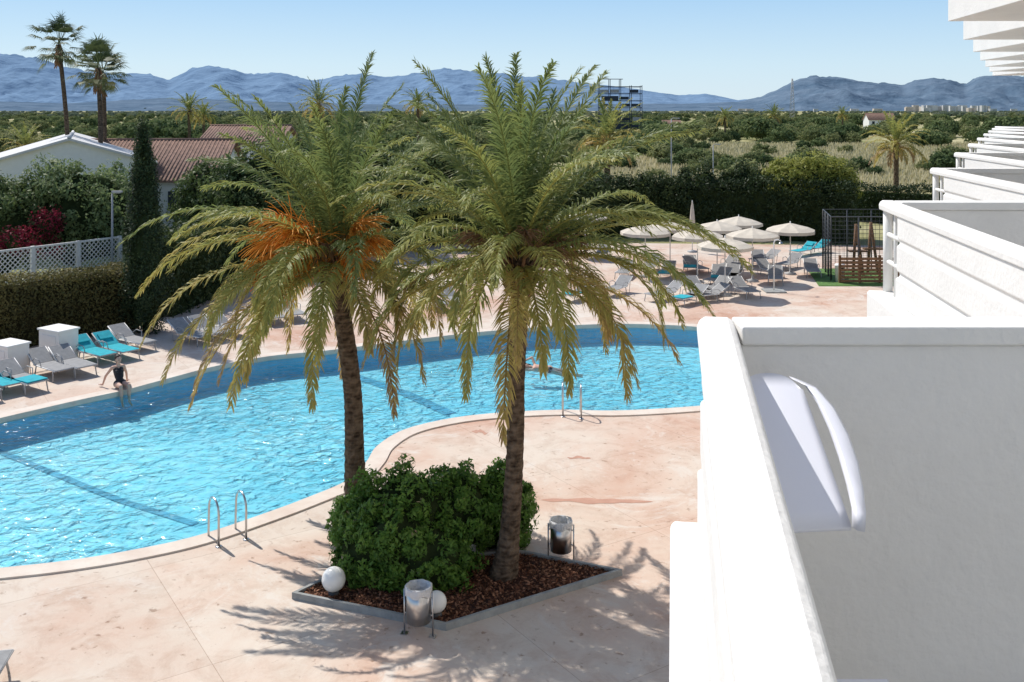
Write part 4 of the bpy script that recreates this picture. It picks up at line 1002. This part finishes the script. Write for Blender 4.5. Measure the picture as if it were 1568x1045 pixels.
def hand(S,w,fwd,side,seg):
    w=Vector(w);f=Vector(fwd).normalized();s=Vector(side).normalized()
    seg.append((w,w+f*0.07,0.026,0.032,0)); seg.append((w+f*0.03-s*0.018,w+f*0.08-s*0.022,0.016,0.014,0)); seg.append((w+f*0.03+s*0.018,w+f*0.08+s*0.022,0.016,0.014,0))
    dn=f.cross(s)*0.25
    for i,(of,ln) in enumerate([(-.030,.06),(-.010,.075),(.012,.07),(.032,.055)]):
        b=w+f*0.085+s*of; k=b+f*ln*.55+s*of*.2; seg.append((b,k,.0095,.009,0)); seg.append((k,k+(f+dn+s*of*2).normalized()*ln*.5,.009,.0075,0))
    b=w+f*0.03-s*.028; k=b+(f*.6-s).normalized()*.04; seg.append((b,k,.012,.011,0)); seg.append((k,k+(f-s*.3).normalized()*.03,.011,.009,0))
def head(seg,c,face,up):
    c=Vector(c);f=Vector(face).normalized();u=Vector(up).normalized();s=f.cross(u).normalized()
    seg.append((c+u*.03-f*.01,c+u*.035+f*.005,.088,.085,0)); seg.append((c+f*.02-u*.02,c+f*.035-u*.065,.07,.045,0))
    seg.append((c+f*.09+u*.01,c+f*.108-u*.018,.010,.014,0))
    seg.append((c+f*.085-u*.05-s*.012,c+f*.085-u*.05+s*.012,.011,.011,0))
    for k in(-1,1):
        seg.append((c+s*k*.088-f*.005+u*.01,c+s*k*.09-f*.008-u*.02,.014,.011,0)); seg.append((c+f*.079+s*k*.032+u*.022,c+f*.08+s*k*.034+u*.022,.011,.011,2))
    seg.append((c+u*.055-f*.03,c+u*.05-f*.035,.094,.094,2)); seg.append((c-f*.06+u*.03,c-f*.07-u*.05,.07,.05,2))
fw=Vector((0.62,-0.785,0)); sd=Vector((0.785,0.62,0)); U=Vector((0,0,1))
def L3(f_,s_,u_): return tuple(fw*f_+sd*s_+U*u_)
seg=[]
seg.append((L3(0,-.07,.115),L3(0,.07,.115),.115,.115,1)); seg.append((L3(-.01,0,.14),L3(-.08,0,.30),.115,.10,1)); seg.append((L3(-.08,-.03,.30),L3(-.16,-.05,.46),.095,.10,1)); seg.append((L3(-.08,.03,.30),L3(-.16,.05,.46),.095,.10,1))
seg.append((L3(-.08,-.075,.44),L3(-.08,-.07,.44),.06,.06,1)); seg.append((L3(-.08,.075,.44),L3(-.08,.07,.44),.06,.06,1))
seg.append((L3(-.19,-.14,.55),L3(-.19,.14,.55),.055,.055,0)); seg.append((L3(-.19,0,.52),L3(-.19,0,.58),.09,.06,0))
seg.append((L3(-.195,0,.57),L3(-.17,0,.67),.05,.047,0)); head(seg,L3(-.15,0,.76),fw*0.9+sd*0.2+U*-0.1,U)
seg.append((L3(-.20,0,.72),L3(-.27,0,.5),.055,.03,2))
for k in(-1,1):
    sh=L3(-.19,.165*k,.55); elb=L3(-.37,.29*k,.30); wr=L3(-.46,.34*k,.06)
    seg.append((sh,elb,.046,.036,0)); seg.append((elb,wr,.036,.024,0)); hand(None,L3(-.47,.345*k,.035),-fw*0.9+sd*0.3*k,sd*-k if k>0 else sd,seg)
    hip=L3(.02,.09*k,.105); kn=L3(.44,.11*k,.14); an=L3(.52,.10*k,-.30)
    seg.append((hip,kn,.088,.056,0)); seg.append((kn,L3(.47,.108*k,-.05),.054,.052,0)); seg.append((L3(.47,.108*k,-.05),an,.052,.034,0)); seg.append((an,L3(.68,.12*k,-.38),.034,.026,0))
x,y=gp(180,594); 
q=min(pool,key=lambda p:(p-Vector((x,y))).length); px_,py_=q.x-fw.x*.36,q.y-fw.y*.36
human('seated_woman',seg,(px_,py_,0.035))
fw=Vector((-1,0.12,0)).normalized(); sd=Vector((-fw.y,fw.x,0))*-1
seg=[]
seg.append((L3(0,-.07,-.02),L3(0,.07,-.02),.105,.105,1)); seg.append((L3(0,0,-.01),L3(.25,0,.0),.115,.11,0)); seg.append((L3(.25,-.05,.0),L3(.45,-.08,.01),.10,.095,0)); seg.append((L3(.25,.05,.0),L3(.45,.08,.01),.10,.095,0)); seg.append((L3(.48,-.15,.02),L3(.48,.15,.04),.065,.065,0))
seg.append((L3(.5,0,.02),L3(.62,0,.04),.052,.05,0)); head(seg,L3(.72,0,.05),sd*-0.7+fw*.2+U*-.2,fw)
seg.append((L3(.48,.17,.04),L3(.60,.33,.26),.048,.038,0)); seg.append((L3(.60,.33,.26),L3(.86,.30,.14),.038,.025,0)); hand(None,L3(.87,.30,.13),fw+U*-.4,sd,seg)
seg.append((L3(.48,-.17,.0),L3(.80,-.2,-.02),.048,.038,0)); seg.append((L3(.80,-.2,-.02),L3(1.05,-.18,-.05),.038,.025,0)); hand(None,L3(1.06,-.18,-.05),fw,sd,seg)
for k in(-1,1):
    seg.append((L3(0,.08*k,-.03),L3(-.42,.10*k,-.12+.03*k),.08,.055,0)); seg.append((L3(-.42,.10*k,-.12+.03*k),L3(-.84,.09*k,-.18-.05*k),.054,.034,0)); seg.append((L3(-.84,.09*k,-.18-.05*k),L3(-1.02,.09*k,-.2-.05*k),.034,.022,0))
x,y=gp(842,562,-.1); human('swimmer',seg,(x,y,-0.15))

x,y=gp(-20,1050); lounger(x-0.35,y-0.1,R(100),'plain')
print('built')
